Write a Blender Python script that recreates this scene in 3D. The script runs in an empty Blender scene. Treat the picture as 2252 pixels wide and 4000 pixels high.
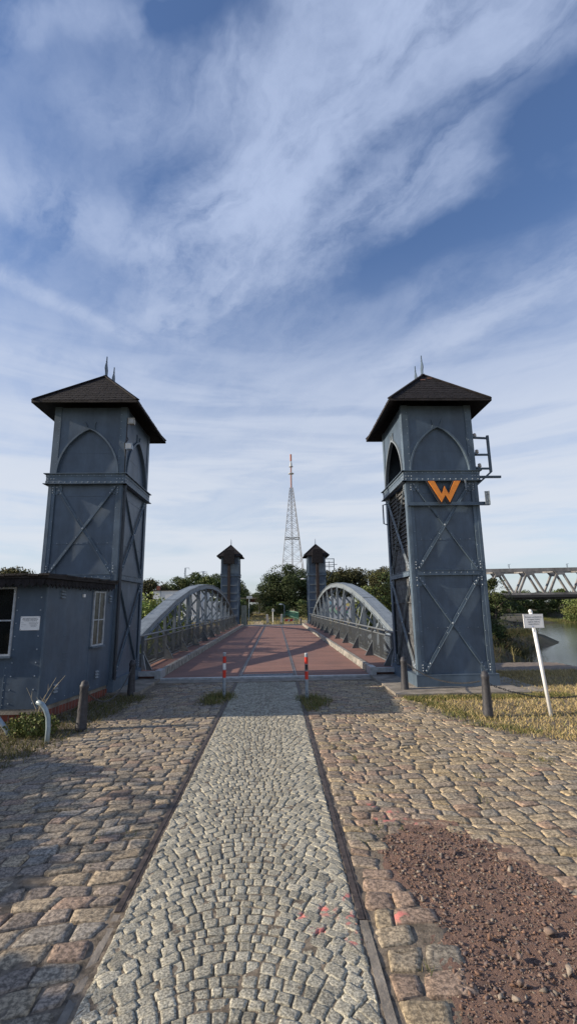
import bpy, math, random
import numpy as np
from mathutils import Vector, Matrix
R_ = math.radians
scene = bpy.context.scene
COL = scene.collection
rng = np.random.default_rng(7)
random.seed(7)

# ------------------------------------------------------------------ camera
cam_d = bpy.data.cameras.new("camera")
cam = bpy.data.objects.new("camera", cam_d); COL.objects.link(cam)
scene.camera = cam
cam_d.sensor_fit = 'VERTICAL'; cam_d.sensor_height = 36.0; cam_d.sensor_width = 36.0
cam_d.lens = 1815.0/4000.0*36.0
cam_d.clip_end = 3000; cam_d.clip_start = 0.05
CX = Vector((0.99954155, -0.00809019, 0.02917591))     # world axes seen in (right, down, forward)
CY = Vector((-0.02698901, 0.19863911, 0.97970103))
CZ = Vector((-0.01372145, -0.98003931, 0.19832969))
right = Vector((CX[0], CY[0], CZ[0])); up = -Vector((CX[1], CY[1], CZ[1])); back = -Vector((CX[2], CY[2], CZ[2]))
M = Matrix((right, up, back)).transposed().to_4x4()
M.translation = Vector((0, 0, 1.87))
cam.matrix_world = M

# ------------------------------------------------------------------ sun and sky
SUN_EL, SUN_AZ = 22.0, 5.0       # sun stands left of the camera, 4 degrees behind the facade plane
sd = bpy.data.lights.new("sun", 'SUN'); sun = bpy.data.objects.new("sun", sd); COL.objects.link(sun)
sd.energy = 5.0; sd.angle = R_(0.55); sd.color = (1.0, 0.86, 0.68)
tosun = Vector((-math.cos(R_(SUN_EL))*math.cos(R_(SUN_AZ)), -math.cos(R_(SUN_EL))*math.sin(R_(SUN_AZ)), math.sin(R_(SUN_EL))))
sun.rotation_euler = tosun.to_track_quat('Z', 'Y').to_euler()

world = bpy.data.worlds.new("World"); scene.world = world; world.use_nodes = True
WT = world.node_tree; WT.nodes.clear()
def wn(t, **k):
    n = WT.nodes.new(t)
    for a, b in k.items(): setattr(n, a, b)
    return n
def wm(op, a, b=None, c=None, clamp=False):
    n = wn('ShaderNodeMath', operation=op, use_clamp=clamp)
    for i, v in enumerate((a, b, c)):
        if v is None: continue
        if isinstance(v, (int, float)): n.inputs[i].default_value = v
        else: WT.links.new(v, n.inputs[i])
    return n.outputs[0]
def wv(op, a, b=None):
    n = wn('ShaderNodeVectorMath', operation=op)
    for i, v in enumerate((a, b)):
        if v is None: continue
        if isinstance(v, (tuple, list)): n.inputs[i].default_value = v
        elif isinstance(v, (int, float)): n.inputs['Scale'].default_value = v
        elif op == 'SCALE' and i == 1: WT.links.new(v, n.inputs['Scale'])
        else: WT.links.new(v, n.inputs[i])
    return n.outputs['Value'] if op in ('LENGTH', 'DOT_PRODUCT', 'DISTANCE') else n.outputs[0]
def wsmooth(v, a, b, lo=0.0, hi=1.0):
    n = wn('ShaderNodeMapRange', interpolation_type='SMOOTHSTEP')
    WT.links.new(v, n.inputs['Value'])
    for k, x in zip(('From Min', 'From Max', 'To Min', 'To Max'), (a, b, lo, hi)): n.inputs[k].default_value = x
    return n.outputs[0]
sky = wn('ShaderNodeTexSky', sky_type='NISHITA', sun_disc=False)
sky.sun_elevation = R_(SUN_EL); sky.sun_rotation = R_(270 - SUN_AZ)
sky.air_density = 1.15; sky.dust_density = 0.6; sky.ozone_density = 2.2
tc = wn('ShaderNodeTexCoord')
D = wv('NORMALIZE', tc.outputs['Generated'])
sx = wn('ShaderNodeSeparateXYZ'); WT.links.new(D, sx.inputs[0])
zc = wm('MAXIMUM', sx.outputs[2], 0.0)
inv = wm('DIVIDE', 1.0, wm('ADD', zc, 0.15))
cx = wn('ShaderNodeCombineXYZ')
WT.links.new(wm('MULTIPLY', sx.outputs[0], inv), cx.inputs[0]); WT.links.new(wm('MULTIPLY', sx.outputs[1], inv), cx.inputs[1])
P = cx.outputs[0]
def noise(vec, scale, detail=6, rough=0.6, dist=0.0):
    n = wn('ShaderNodeTexNoise'); WT.links.new(vec, n.inputs['Vector'])
    n.inputs['Scale'].default_value = scale; n.inputs['Detail'].default_value = detail
    n.inputs['Roughness'].default_value = rough; n.inputs['Distortion'].default_value = dist
    return n
warp = wv('SCALE', wv('SUBTRACT', noise(P, 3.2, 5, 0.62).outputs['Color'], (0.5, 0.5, 0.5)), 0.20)
PW = wv('ADD', P, warp)
PWs = wv('ADD', P, wv('SCALE', wv('SUBTRACT', noise(P, 6, 4, 0.6).outputs['Color'], (0.5, 0.5, 0.5)), 0.05))
def capsule(a, b, r, s, vec=None):
    vec = vec or PW
    ab = (b[0]-a[0], b[1]-a[1], 0.0); L2 = ab[0]**2+ab[1]**2
    ap = wv('SUBTRACT', vec, (a[0], a[1], 0.0))
    t = wm('DIVIDE', wv('DOT_PRODUCT', ap, ab), L2, clamp=True)
    d = wv('DISTANCE', ap, wv('SCALE', wv('MULTIPLY', ab and (1, 1, 1), ab) if False else _const(ab), t))
    return wsmooth(d, r*1.5, r*0.15, 0.0, s)
def _const(v):
    n = wn('ShaderNodeCombineXYZ')
    for i in range(3): n.inputs[i].default_value = v[i]
    return n.outputs[0]
CLOUDS = [  # cirrus bands in the cloud plane: ends, half width, strength
    ((-0.283, 1.162), (-0.035, 0.789), 0.118, 0.75, 0),
    ((-0.053, 0.814), (0.119, 0.541), 0.148, 0.75, 0),
    ((0.121, 0.695), (0.277, 0.526), 0.149, 0.48, 0),
    ((-0.088, 1.050), (0.360, 0.745), 0.082, 0.55, 0),
    ((0.185, 0.516), (0.411, 0.520), 0.066, 0.50, 0),
    ((-0.522, 0.790), (-0.265, 0.951), 0.087, 0.55, 0),
    ((-0.663, 0.981), (-0.405, 1.248), 0.032, 0.55, 1),
    ((-0.824, 1.263), (-0.434, 1.391), 0.048, 0.25, 1),
    ((0.738, 0.927), (0.356, 1.461), 0.074, 0.40, 0),
    ((-0.299, 0.665), (-0.041, 0.611), 0.056, 0.30, 0),
    ((-0.390, 0.526), (-0.222, 0.531), 0.031, 0.35, 0),
    ((-0.218, 0.518), (-0.201, 0.559), 0.016, 0.30, 0),
    ((0.240, 1.006), (0.582, 0.789), 0.092, -0.32, 0),
    ((0.460, 0.667), (0.545, 0.612), 0.096, -0.38, 0),
    ((-0.175, 0.527), (-0.000, 0.525), 0.043, -0.40, 0),
    ((-0.179, 0.749), (-0.059, 0.685), 0.042, -0.25, 0),
]
dens = None
for a, b, r, s, fine in CLOUDS:
    c = capsule(a, b, r, s, PWs if fine else None)
    dens = c if dens is None else wm('ADD', dens, c)
# streaks run along the main band
cs = wn('ShaderNodeCombineXYZ')
WT.links.new(wm('MULTIPLY', wv('DOT_PRODUCT', PW, (.595, -.804, 0)), 1.0), cs.inputs[0])
WT.links.new(wm('MULTIPLY', wv('DOT_PRODUCT', PW, (.804, .595, 0)), 2.7), cs.inputs[1])
n1 = noise(cs.outputs[0], 2.6, 10, 0.60, 0.35).outputs['Fac']
n2 = noise(PWs, 17.0, 6, 0.66, 0.2).outputs['Fac']
tex = wm('ADD', wm('MULTIPLY', wsmooth(n1, 0.28, 0.70), 1.15), wm('MULTIPLY', wsmooth(n2, 0.30, 0.72), 0.30))
# low layer: long flat streaks
lo = wn('ShaderNodeMapping'); lo.inputs['Scale'].default_value = (1.6, 1.6, 15.0); WT.links.new(D, lo.inputs['Vector'])
n3 = noise(lo.outputs[0], 1.3, 6, 0.55, 0.5).outputs['Fac']
milk = wsmooth(zc, 0.66, 0.25, 0.04, 0.95)
lowst = wm('MULTIPLY', wsmooth(zc, 0.60, 0.18, 0.0, 1.5), wsmooth(n3, 0.38, 0.62))
gap = wsmooth(zc, 0.035, 0.085, 0.35, 1.0)
hi = wm('MULTIPLY', wm('MAXIMUM', wm('ADD', dens, 0.27), 0.0), tex)
cov = wm('ADD', hi, wm('MULTIPLY', wm('ADD', milk, lowst), gap))
cov = wm('SUBTRACT', 1.0, wm('POWER', 2.718, wm('MULTIPLY', cov, -1.0)))
skyt = wn('ShaderNodeMix', data_type='RGBA', blend_type='MULTIPLY'); skyt.inputs[0].default_value = 1.0
WT.links.new(sky.outputs[0], skyt.inputs[6]); skyt.inputs[7].default_value = (0.74, 0.90, 1.18, 1)
cc = wn('ShaderNodeMix', data_type='RGBA'); WT.links.new(wsmooth(zc, 0.75, 0.1), cc.inputs[0])
SKY_S = 0.10
def rgbs(r, g, b): return (r/SKY_S, g/SKY_S, b/SKY_S, 1)
cc.inputs[6].default_value = rgbs(0.38, 0.455, 0.63); cc.inputs[7].default_value = rgbs(0.56, 0.595, 0.65)
mixc = wn('ShaderNodeMix', data_type='RGBA'); WT.links.new(cov, mixc.inputs[0])
WT.links.new(skyt.outputs[2], mixc.inputs[6]); WT.links.new(cc.outputs[2], mixc.inputs[7])
bg = wn('ShaderNodeBackground'); bg.inputs['Strength'].default_value = SKY_S
WT.links.new(mixc.outputs[2], bg.inputs['Color'])
wo = wn('ShaderNodeOutputWorld'); WT.links.new(bg.outputs[0], wo.inputs['Surface'])
scene.view_settings.view_transform = 'Standard'; scene.view_settings.look = 'None'
scene.view_settings.gamma = 1.0; scene.view_settings.exposure = 0.38; scene.view_settings.use_curve_mapping = False

# ------------------------------------------------------------------ materials
def mat(name, col, rough=0.6, metal=0.0, var=0.15, scale=3.0, bump=0.0, bscale=20.0, col2=None, spec=0.5, bdist=0.02, attr=None, detail=5, thr=None, lump=0.0):
    m = bpy.data.materials.new(name); m.use_nodes = True; t = m.node_tree; N = t.nodes; L = t.links
    b = N['Principled BSDF']; b.inputs['Roughness'].default_value = rough; b.inputs['Metallic'].default_value = metal
    b.inputs['Specular IOR Level'].default_value = spec
    c = N.new('ShaderNodeTexCoord')
    n = N.new('ShaderNodeTexNoise'); n.inputs['Scale'].default_value = scale; n.inputs['Detail'].default_value = detail; n.inputs['Roughness'].default_value = 0.65
    L.new(c.outputs['Object'], n.inputs['Vector'])
    mx = N.new('ShaderNodeMix'); mx.data_type = 'RGBA'
    c2 = col2 or tuple(x*(1-2*var) for x in col); c1 = col if col2 else tuple(min(1, x*(1+var)) for x in col)
    mr = N.new('ShaderNodeMapRange'); a, d = thr or (0.33, 0.67)
    mr.inputs['From Min'].default_value = a; mr.inputs['From Max'].default_value = d
    L.new(n.outputs['Fac'], mr.inputs['Value']); L.new(mr.outputs[0], mx.inputs[0])
    mx.inputs[6].default_value = (*c2, 1); mx.inputs[7].default_value = (*c1, 1)
    out = mx.outputs[2]
    if attr:
        at = N.new('ShaderNodeAttribute'); at.attribute_name = attr
        mm = N.new('ShaderNodeMix'); mm.data_type = 'RGBA'; mm.blend_type = 'MULTIPLY'; mm.inputs[0].default_value = 1.0
        L.new(out, mm.inputs[6]); L.new(at.outputs['Color'], mm.inputs[7]); out = mm.outputs[2]
    L.new(out, b.inputs['Base Color'])
    if bump or lump:
        h = None
        if bump:
            n2 = N.new('ShaderNodeTexNoise'); n2.inputs['Scale'].default_value = bscale; n2.inputs['Detail'].default_value = 6
            n2.inputs['Roughness'].default_value = 0.7
            L.new(c.outputs['Object'], n2.inputs['Vector'])
            bp = N.new('ShaderNodeBump'); bp.inputs['Strength'].default_value = bump; bp.inputs['Distance'].default_value = bdist
            L.new(n2.outputs['Fac'], bp.inputs['Height']); h = bp
        if lump:
            n3 = N.new('ShaderNodeTexNoise'); n3.inputs['Scale'].default_value = 1.3; n3.inputs['Detail'].default_value = 1.0
            L.new(c.outputs['Object'], n3.inputs['Vector'])
            b2 = N.new('ShaderNodeBump'); b2.inputs['Strength'].default_value = 1.0; b2.inputs['Distance'].default_value = lump
            L.new(n3.outputs['Fac'], b2.inputs['Height'])
            if h: L.new(h.outputs[0], b2.inputs['Normal'])
            h = b2
        L.new(h.outputs[0], b.inputs['Normal'])
    m['bsdf'] = 1
    return m
def nodes(m): return m.node_tree.nodes, m.node_tree.links, m.node_tree.nodes['Principled BSDF']
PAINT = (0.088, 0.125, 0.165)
M_paint = mat('blue_grey_paint_skylit', (0.090, 0.128, 0.172), 0.52, 0.0, 0.13, 2.2, 0.25, 60, spec=0.35, bdist=0.004)  # same paint as the panels, lightened: skylight on bars and columns is in the colour
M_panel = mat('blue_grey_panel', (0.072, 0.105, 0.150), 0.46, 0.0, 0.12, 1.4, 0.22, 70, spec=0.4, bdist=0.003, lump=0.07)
M_bridge = mat('bridge_paint', (0.19, 0.225, 0.255), 0.55, 0.0, 0.15, 3.0, 0.2, 50, spec=0.45, bdist=0.004)
def streaks(m, amt=.75, rust=(.10, .065, .045)):
    N, L, b = nodes(m); src = b.inputs['Base Color'].links[0].from_socket
    c = N.new('ShaderNodeTexCoord'); mp_ = N.new('ShaderNodeMapping'); mp_.inputs['Scale'].default_value = (2.2, 2.2, .45); L.new(c.outputs['Object'], mp_.inputs['Vector'])
    n = N.new('ShaderNodeTexNoise'); n.inputs['Scale'].default_value = 1.6; n.inputs['Detail'].default_value = 6; n.inputs['Roughness'].default_value = .7; L.new(mp_.outputs[0], n.inputs['Vector'])
    q = N.new('ShaderNodeMapRange'); L.new(n.outputs['Fac'], q.inputs['Value']); q.inputs['From Min'].default_value = .40; q.inputs['From Max'].default_value = .62; q.inputs['To Min'].default_value = amt; q.inputs['To Max'].default_value = 1.12
    v = N.new('ShaderNodeVectorMath'); v.operation = 'SCALE'; L.new(src, v.inputs[0]); L.new(q.outputs[0], v.inputs['Scale'])
    n2 = N.new('ShaderNodeTexNoise'); n2.inputs['Scale'].default_value = 3.1; n2.inputs['Detail'].default_value = 8; n2.inputs['Roughness'].default_value = .8; L.new(mp_.outputs[0], n2.inputs['Vector'])
    q2 = N.new('ShaderNodeMapRange'); L.new(n2.outputs['Fac'], q2.inputs['Value']); q2.inputs['From Min'].default_value = .66; q2.inputs['From Max'].default_value = .74; q2.inputs['To Max'].default_value = .7
    mx = N.new('ShaderNodeMix'); mx.data_type = 'RGBA'; L.new(q2.outputs[0], mx.inputs[0]); L.new(v.outputs[0], mx.inputs[6]); mx.inputs[7].default_value = (*rust, 1)
    L.new(mx.outputs[2], b.inputs['Base Color'])
streaks(M_paint, .9); streaks(M_panel, .88)
M_rivet = mat('rivet_paint', (0.34, 0.39, 0.44), 0.3, 0.0, 0.1, 5, spec=0.6)
M_mesh = mat('mesh_infill', (0.045, 0.050, 0.052), 0.6, 0, 0.15, 4, spec=0.3)
M_rail = mat('railing_paint', (0.13, 0.145, 0.155), 0.5, 0.0, 0.15, 4)
M_roof = mat('bitumen_shingle', (0.021, 0.019, 0.021), 0.9, 0, 0.25, 6, 0.6, 90, spec=0.25)
M_tar = mat('roof_felt', (0.030, 0.026, 0.026), 0.85, 0, 0.25, 5, 0.6, 40, spec=0.3)
M_under = mat('eave_boards', (0.022, 0.022, 0.026), 0.9, 0, 0.2, 5)
M_rust = mat('rust_brown', (0.036, 0.024, 0.021), 0.8, 0, 0.3, 6, 0.4, 40)
M_wood = mat('weathered_wood', (0.10, 0.105, 0.11), 0.85, 0, 0.35, 7, 0.5, 40)
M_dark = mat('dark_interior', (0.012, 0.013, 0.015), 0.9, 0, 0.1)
M_glass = mat('window_glass', (0.012, 0.013, 0.014), 0.08, 0, 0.2, 2, spec=0.5)
M_curtain = mat('curtained_glass', (0.10, 0.10, 0.085), 0.25, 0, 0.25, 5)
M_white = mat('white_enamel', (0.86, 0.86, 0.85), 0.4, 0, 0.05, 6)
M_frame = mat('window_frame_paint', (0.42, 0.45, 0.48), 0.5, 0, 0.15, 10)
M_black = mat('black_print', (0.03, 0.03, 0.035), 0.7, 0, 0.1)
M_print = mat('grey_print', (0.16, 0.17, 0.19), 0.7, 0, 0.1)
M_orange = mat('orange_sign_face', (0.84, 0.27, 0.03), 0.5, 0, 0.10, 7)
M_cast = mat('cast_iron', (0.055, 0.055, 0.062), 0.6, 0.2, 0.2, 14, 0.5, 70, bdist=0.006)
M_galv = mat('galvanised', (0.30, 0.35, 0.40), 0.45, 0.3, 0.15, 9, 0.15, 60)
M_red = mat('red_band', (0.62, 0.035, 0.02), 0.4, 0, 0.1, 8)
M_conc = mat('concrete', (0.27, 0.24, 0.20), 0.9, 0, 0.25, 4, 0.6, 40)
M_cream = mat('insulator_ceramic', (0.48, 0.45, 0.43), 0.3, 0, 0.1)
M_chain = mat('chain_steel', (0.10, 0.10, 0.10), 0.45, 0.7, 0.2, 12)
M_endplate = mat('bare_metal_plate', (0.42, 0.45, 0.48), 0.4, 0.3, 0.15, 9)
M_kerb = mat('kerb_steel', (0.33, 0.315, 0.28), 0.75, 0, 0.35, 5, 0.4, 30)
M_railsteel = mat('rail_steel', (0.085, 0.066, 0.058), 0.6, 0.2, 0.35, 12, 0.3, 50)
M_bark = mat('bark', (0.075, 0.062, 0.048), 0.9, 0, 0.3, 8, 0.6, 20)

# deck: red-brown planks with thin cross joints
M_deck = mat('deck_planking', (0.265, 0.135, 0.105), 0.85, 0, 0.2, 1.3, 0.4, 50, col2=(0.19, 0.105, 0.085), detail=9)
def plank_lines(m, pitch, width, dark, axis='Y'):
    N, L, b = nodes(m)
    g = N.new('ShaderNodeNewGeometry'); s = N.new('ShaderNodeSeparateXYZ'); L.new(g.outputs['Position'], s.inputs[0])
    a = N.new('ShaderNodeMath'); a.operation = 'DIVIDE'; L.new(s.outputs[axis], a.inputs[0]); a.inputs[1].default_value = pitch
    f = N.new('ShaderNodeMath'); f.operation = 'FRACT'; L.new(a.outputs[0], f.inputs[0])
    c = N.new('ShaderNodeMath'); c.operation = 'LESS_THAN'; L.new(f.outputs[0], c.inputs[0]); c.inputs[1].default_value = width/pitch
    fl = N.new('ShaderNodeMath'); fl.operation = 'FLOOR'; L.new(a.outputs[0], fl.inputs[0])
    wn_ = N.new('ShaderNodeTexWhiteNoise'); wn_.noise_dimensions = '1D'; L.new(fl.outputs[0], wn_.inputs['W'])
    mr = N.new('ShaderNodeMapRange'); L.new(wn_.outputs['Value'], mr.inputs['Value']); mr.inputs['To Min'].default_value = 0.84; mr.inputs['To Max'].default_value = 1.1
    src = b.inputs['Base Color'].links[0].from_socket
    v = N.new('ShaderNodeVectorMath'); v.operation = 'SCALE'; L.new(src, v.inputs[0]); L.new(mr.outputs[0], v.inputs['Scale'])
    mx = N.new('ShaderNodeMix'); mx.data_type = 'RGBA'; L.new(c.outputs[0], mx.inputs[0]); L.new(v.outputs[0], mx.inputs[6]); mx.inputs[7].default_value = (*dark, 1)
    L.new(mx.outputs[2], b.inputs['Base Color'])
plank_lines(M_deck, 0.16, 0.014, (0.14, 0.07, 0.06))
M_louvre = M_wood

# bricks
M_brick = mat('red_brick', (0.20, 0.055, 0.035), 0.85, 0, 0.3, 8, 0.5, 40)
def brickify(m):
    N, L, b = nodes(m)
    g = N.new('ShaderNodeNewGeometry'); s = N.new('ShaderNodeSeparateXYZ'); L.new(g.outputs['Position'], s.inputs[0])
    a = N.new('ShaderNodeMath'); a.operation = 'ADD'; L.new(s.outputs[0], a.inputs[0]); L.new(s.outputs[1], a.inputs[1])
    c = N.new('ShaderNodeCombineXYZ'); L.new(a.outputs[0], c.inputs[0]); L.new(s.outputs[2], c.inputs[1])
    t = N.new('ShaderNodeTexBrick'); L.new(c.outputs[0], t.inputs['Vector'])
    t.inputs['Scale'].default_value = 1.0; t.inputs['Brick Width'].default_value = 0.12; t.inputs['Row Height'].default_value = 0.24
    t.inputs['Mortar Size'].default_value = 0.006; t.inputs['Color1'].default_value = (0.24, 0.062, 0.038, 1); t.inputs['Color2'].default_value = (0.15, 0.045, 0.03, 1)
    t.inputs['Mortar'].default_value = (0.2, 0.19, 0.17, 1); t.offset = 0.0
    L.new(t.outputs['Color'], b.inputs['Base Color'])
brickify(M_brick)

# stones
def stone_mat(name, speck=None, pink=None):
    m = mat(name, (1, 1, 1), 0.8, 0, 0.10, 9, 0.7, 26, attr='Col', bdist=0.012)
    N, L, b = nodes(m)
    src = b.inputs['Base Color'].links[0].from_socket
    c = N.new('ShaderNodeTexCoord')
    if speck:
        n = N.new('ShaderNodeTexNoise'); n.inputs['Scale'].default_value = speck; n.inputs['Detail'].default_value = 4; n.inputs['Roughness'].default_value = 0.75
        L.new(c.outputs['Object'], n.inputs['Vector'])
        mr = N.new('ShaderNodeMapRange'); L.new(n.outputs['Fac'], mr.inputs['Value'])
        mr.inputs['From Min'].default_value = 0.42; mr.inputs['From Max'].default_value = 0.6; mr.inputs['To Min'].default_value = 0.42; mr.inputs['To Max'].default_value = 1.25
        v = N.new('ShaderNodeVectorMath'); v.operation = 'SCALE'; L.new(src, v.inputs[0]); L.new(mr.outputs[0], v.inputs['Scale']); src = v.outputs[0]
    if pink:
        tot = None
        for (x, y, r) in pink:
            d = N.new('ShaderNodeVectorMath'); d.operation = 'DISTANCE'; L.new(c.outputs['Object'], d.inputs[0]); d.inputs[1].default_value = (x, y, 0)
            q = N.new('ShaderNodeMapRange'); L.new(d.outputs['Value'], q.inputs['Value']); q.inputs['From Min'].default_value = r; q.inputs['From Max'].default_value = r*0.4
            if tot is None: tot = q.outputs[0]
            else:
                a = N.new('ShaderNodeMath'); a.operation = 'MAXIMUM'; L.new(tot, a.inputs[0]); L.new(q.outputs[0], a.inputs[1]); tot = a.outputs[0]
        n = N.new('ShaderNodeTexNoise'); n.inputs['Scale'].default_value = 16; n.inputs['Detail'].default_value = 4; L.new(c.outputs['Object'], n.inputs['Vector'])
        q = N.new('ShaderNodeMapRange'); L.new(n.outputs['Fac'], q.inputs['Value']); q.inputs['From Min'].default_value = 0.52; q.inputs['From Max'].default_value = 0.60
        a = N.new('ShaderNodeMath'); a.operation = 'MULTIPLY'; L.new(tot, a.inputs[0]); L.new(q.outputs[0], a.inputs[1])
        mx = N.new('ShaderNodeMix'); mx.data_type = 'RGBA'; L.new(a.outputs[0], mx.inputs[0]); L.new(src, mx.inputs[6]); mx.inputs[7].default_value = (0.60, 0.20, 0.17, 1); src = mx.outputs[2]
    L.new(src, b.inputs['Base Color'])
    return m
M_sett = stone_mat('granite_setts', speck=85, pink=[(0.45, 3.45, 0.07), (0.44, 3.25, 0.09), (0.44, 3.08, 0.07), (0.30, 3.35, 0.08), (0.24, 3.15, 0.07), (0.14, 3.3, 0.05)])
M_cobble = stone_mat('fieldstone_cobbles', speck=38, pink=[(0.9, 4.87, 0.07), (0.96, 4.6, 0.12), (1.16, 4.52, 0.1), (1.34, 4.4, 0.1), (0.74, 3.26, 0.07), (1.05, 4.7, 0.07)])
M_mortar = mat('joint_sand', (0.155, 0.125, 0.10), 0.95, 0, 0.3, 30, 0.8, 90)
M_joint = mat('joint_soil', (0.22, 0.18, 0.135), 0.95, 0, 0.35, 14, 0.8, 60)
M_dirt = mat('red_dirt', (0.31, 0.19, 0.138), 0.95, 0, 0.3, 9, 1.0, 75, col2=(0.19, 0.12, 0.095), bdist=0.03)
M_gravel = mat('gravel_stone', (1, 1, 1), 0.85, 0, 0.15, 20, 0.5, 40, attr='Col')
M_ground = mat('dry_ground', (0.30, 0.235, 0.125), 0.95, 0, 0.2, 0.35, 0.6, 6, col2=(0.16, 0.15, 0.07), bdist=0.05, detail=8)
M_straw = mat('straw_ground', (0.27, 0.19, 0.085), 0.95, 0, 0.2, 5, 0.8, 50, col2=(0.13, 0.105, 0.05))
M_bank = mat('bank_soil', (0.035, 0.042, 0.018), 0.95, 0, 0.3, 0.8, 0.8, 4, col2=(0.085, 0.065, 0.045), bdist=0.1, detail=8)
M_grass = mat('grass_blades', (1, 1, 1), 0.8, 0, 0.1, 3, attr='Col', spec=0.2)
M_leaf = {}
def leafmat(name, col, trans=0.25):
    m = mat(name, col, 0.65, 0, 0.25, 0.35, attr='Col', spec=0.25)
    M_leaf[name] = m
    return m
leafmat('leaf_bright', (0.24, 0.30, 0.085)); leafmat('leaf_dark', (0.050, 0.070, 0.024)); leafmat('leaf_mid', (0.075, 0.105, 0.032)); leafmat('leaf_light', (0.17, 0.21, 0.065))
leafmat('leaf_brown', (0.072, 0.073, 0.027)); leafmat('leaf_weed', (0.14, 0.16, 0.05))
# water
M_water = mat('river_water', (0.026, 0.034, 0.026), 0.05, 0, 0.2, 0.2, 0.3, 0.9, spec=0.45, bdist=0.08)

# ------------------------------------------------------------------ mesh helpers
class MB:
    def __init__(s): s.v = []; s.f = []; s.m = []; s.mi = 0
    def add(s, vs, fs):
        o = len(s.v); s.v.extend(tuple(v) for v in vs)
        for f in fs: s.f.append(tuple(i+o for i in f)); s.m.append(s.mi)
    def box(s, x0, x1, y0, y1, z0, z1):
        s.add([(x0,y0,z0),(x1,y0,z0),(x1,y1,z0),(x0,y1,z0),(x0,y0,z1),(x1,y0,z1),(x1,y1,z1),(x0,y1,z1)],
              [(0,3,2,1),(4,5,6,7),(0,1,5,4),(1,2,6,5),(2,3,7,6),(3,0,4,7)])
    def beam(s, p, q, w, h, upv=(0,0,1), off=(0,0,0)):
        p = Vector(p)+Vector(off); q = Vector(q)+Vector(off); d = (q-p).normalized(); u = Vector(upv)
        r = d.cross(u)
        if r.length < 1e-5: r = d.cross(Vector((0,1,0)))
        r.normalize(); u = r.cross(d).normalized()
        r = r*w/2; u = u*h/2
        s.add([p-r-u,p+r-u,p+r+u,p-r+u,q-r-u,q+r-u,q+r+u,q-r+u],
              [(0,1,2,3),(7,6,5,4),(0,4,5,1),(1,5,6,2),(2,6,7,3),(3,7,4,0)])
    def tube(s, pts, r, n=8, cap=True):
        pts = [Vector(p) for p in pts]; rr = r if isinstance(r, (list, tuple)) else [r]*len(pts)
        vs = []; prev = None
        for i, p in enumerate(pts):
            d = (pts[min(i+1, len(pts)-1)]-pts[max(i-1, 0)]).normalized()
            a = prev if prev is not None else (Vector((1,0,0)) if abs(d.x) < 0.9 else Vector((0,1,0)))
            a = (a-d*a.dot(d)).normalized(); prev = a; b = d.cross(a)
            for k in range(n):
                t = 2*math.pi*k/n; vs.append(p+(a*math.cos(t)+b*math.sin(t))*rr[i])
        fs = []
        for i in range(len(pts)-1):
            for k in range(n):
                k2 = (k+1) % n; fs.append((i*n+k, i*n+k2, (i+1)*n+k2, (i+1)*n+k))
        if cap: fs.append(tuple(range(n-1, -1, -1))); fs.append(tuple(range((len(pts)-1)*n, len(pts)*n)))
        s.add(vs, fs)
    def lathe(s, c, prof, n=14):
        s.tube([(c[0], c[1], c[2]+z) for z, r in prof], [max(r, 1e-4) for z, r in prof], n)
    def prism(s, poly, o, u, v, n, t0, t1):
        """poly in (u, v) plane extruded along n from t0 to t1"""
        o = Vector(o); u = Vector(u); v = Vector(v); n = Vector(n); k = len(poly)
        A = [o+u*a+v*b+n*t0 for a, b in poly]; B = [o+u*a+v*b+n*t1 for a, b in poly]
        s.add(A+B, [tuple(range(k-1, -1, -1)), tuple(range(k, 2*k))]+[(i, (i+1) % k, k+(i+1) % k, k+i) for i in range(k)])
    def strip(s, outer, inner, o, u, v, n, t0, t1):
        """ring strip between two polylines with thickness"""
        k = len(outer)
        for i in range(k-1):
            s.prism([outer[i], outer[i+1], inner[i+1], inner[i]], o, u, v, n, t0, t1)
    def build(s, name, mats, parent=None, smooth=False, recalc=True):
        me = bpy.data.meshes.new(name)
        off = Vector(parent_origin(parent)) if parent else Vector((0,0,0))
        V = [(a-off.x, b-off.y, c-off.z) for a, b, c in s.v] if parent else s.v
        me.from_pydata(V, [], s.f)
        mats = mats if isinstance(mats, (list, tuple)) else [mats]
        for m in mats: me.materials.append(m)
        if len(mats) > 1: me.polygons.foreach_set('material_index', s.m)
        if recalc:
            import bmesh
            bm = bmesh.new(); bm.from_mesh(me); bmesh.ops.recalc_face_normals(bm, faces=bm.faces); bm.to_mesh(me); bm.free()
        if smooth: me.polygons.foreach_set('use_smooth', [True]*len(me.polygons))
        o = bpy.data.objects.new(name, me); COL.objects.link(o)
        if parent: o.parent = parent
        return o
def parent_origin(o):
    p = Vector((0,0,0))
    while o: p = p+o.location; o = o.parent
    return p
def tag(o, label=None, cat=None, group=None, kind=None):
    if label: o['label'] = label
    if cat: o['category'] = cat
    if group: o['group'] = group
    if kind: o['kind'] = kind
    return o
def empty(name, loc, label, cat, group=None):
    o = bpy.data.objects.new(name, None); COL.objects.link(o); o.location = loc; o.empty_display_size = 0.2
    return tag(o, label, cat, group)
def kids(o): return [c for c in bpy.data.objects if c.parent == o]
def copy_tree(o, parent=None):
    c = o.copy(); COL.objects.link(c)
    if parent: c.parent = parent
    for ch in kids(o): copy_tree(ch, c)
    return c
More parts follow.
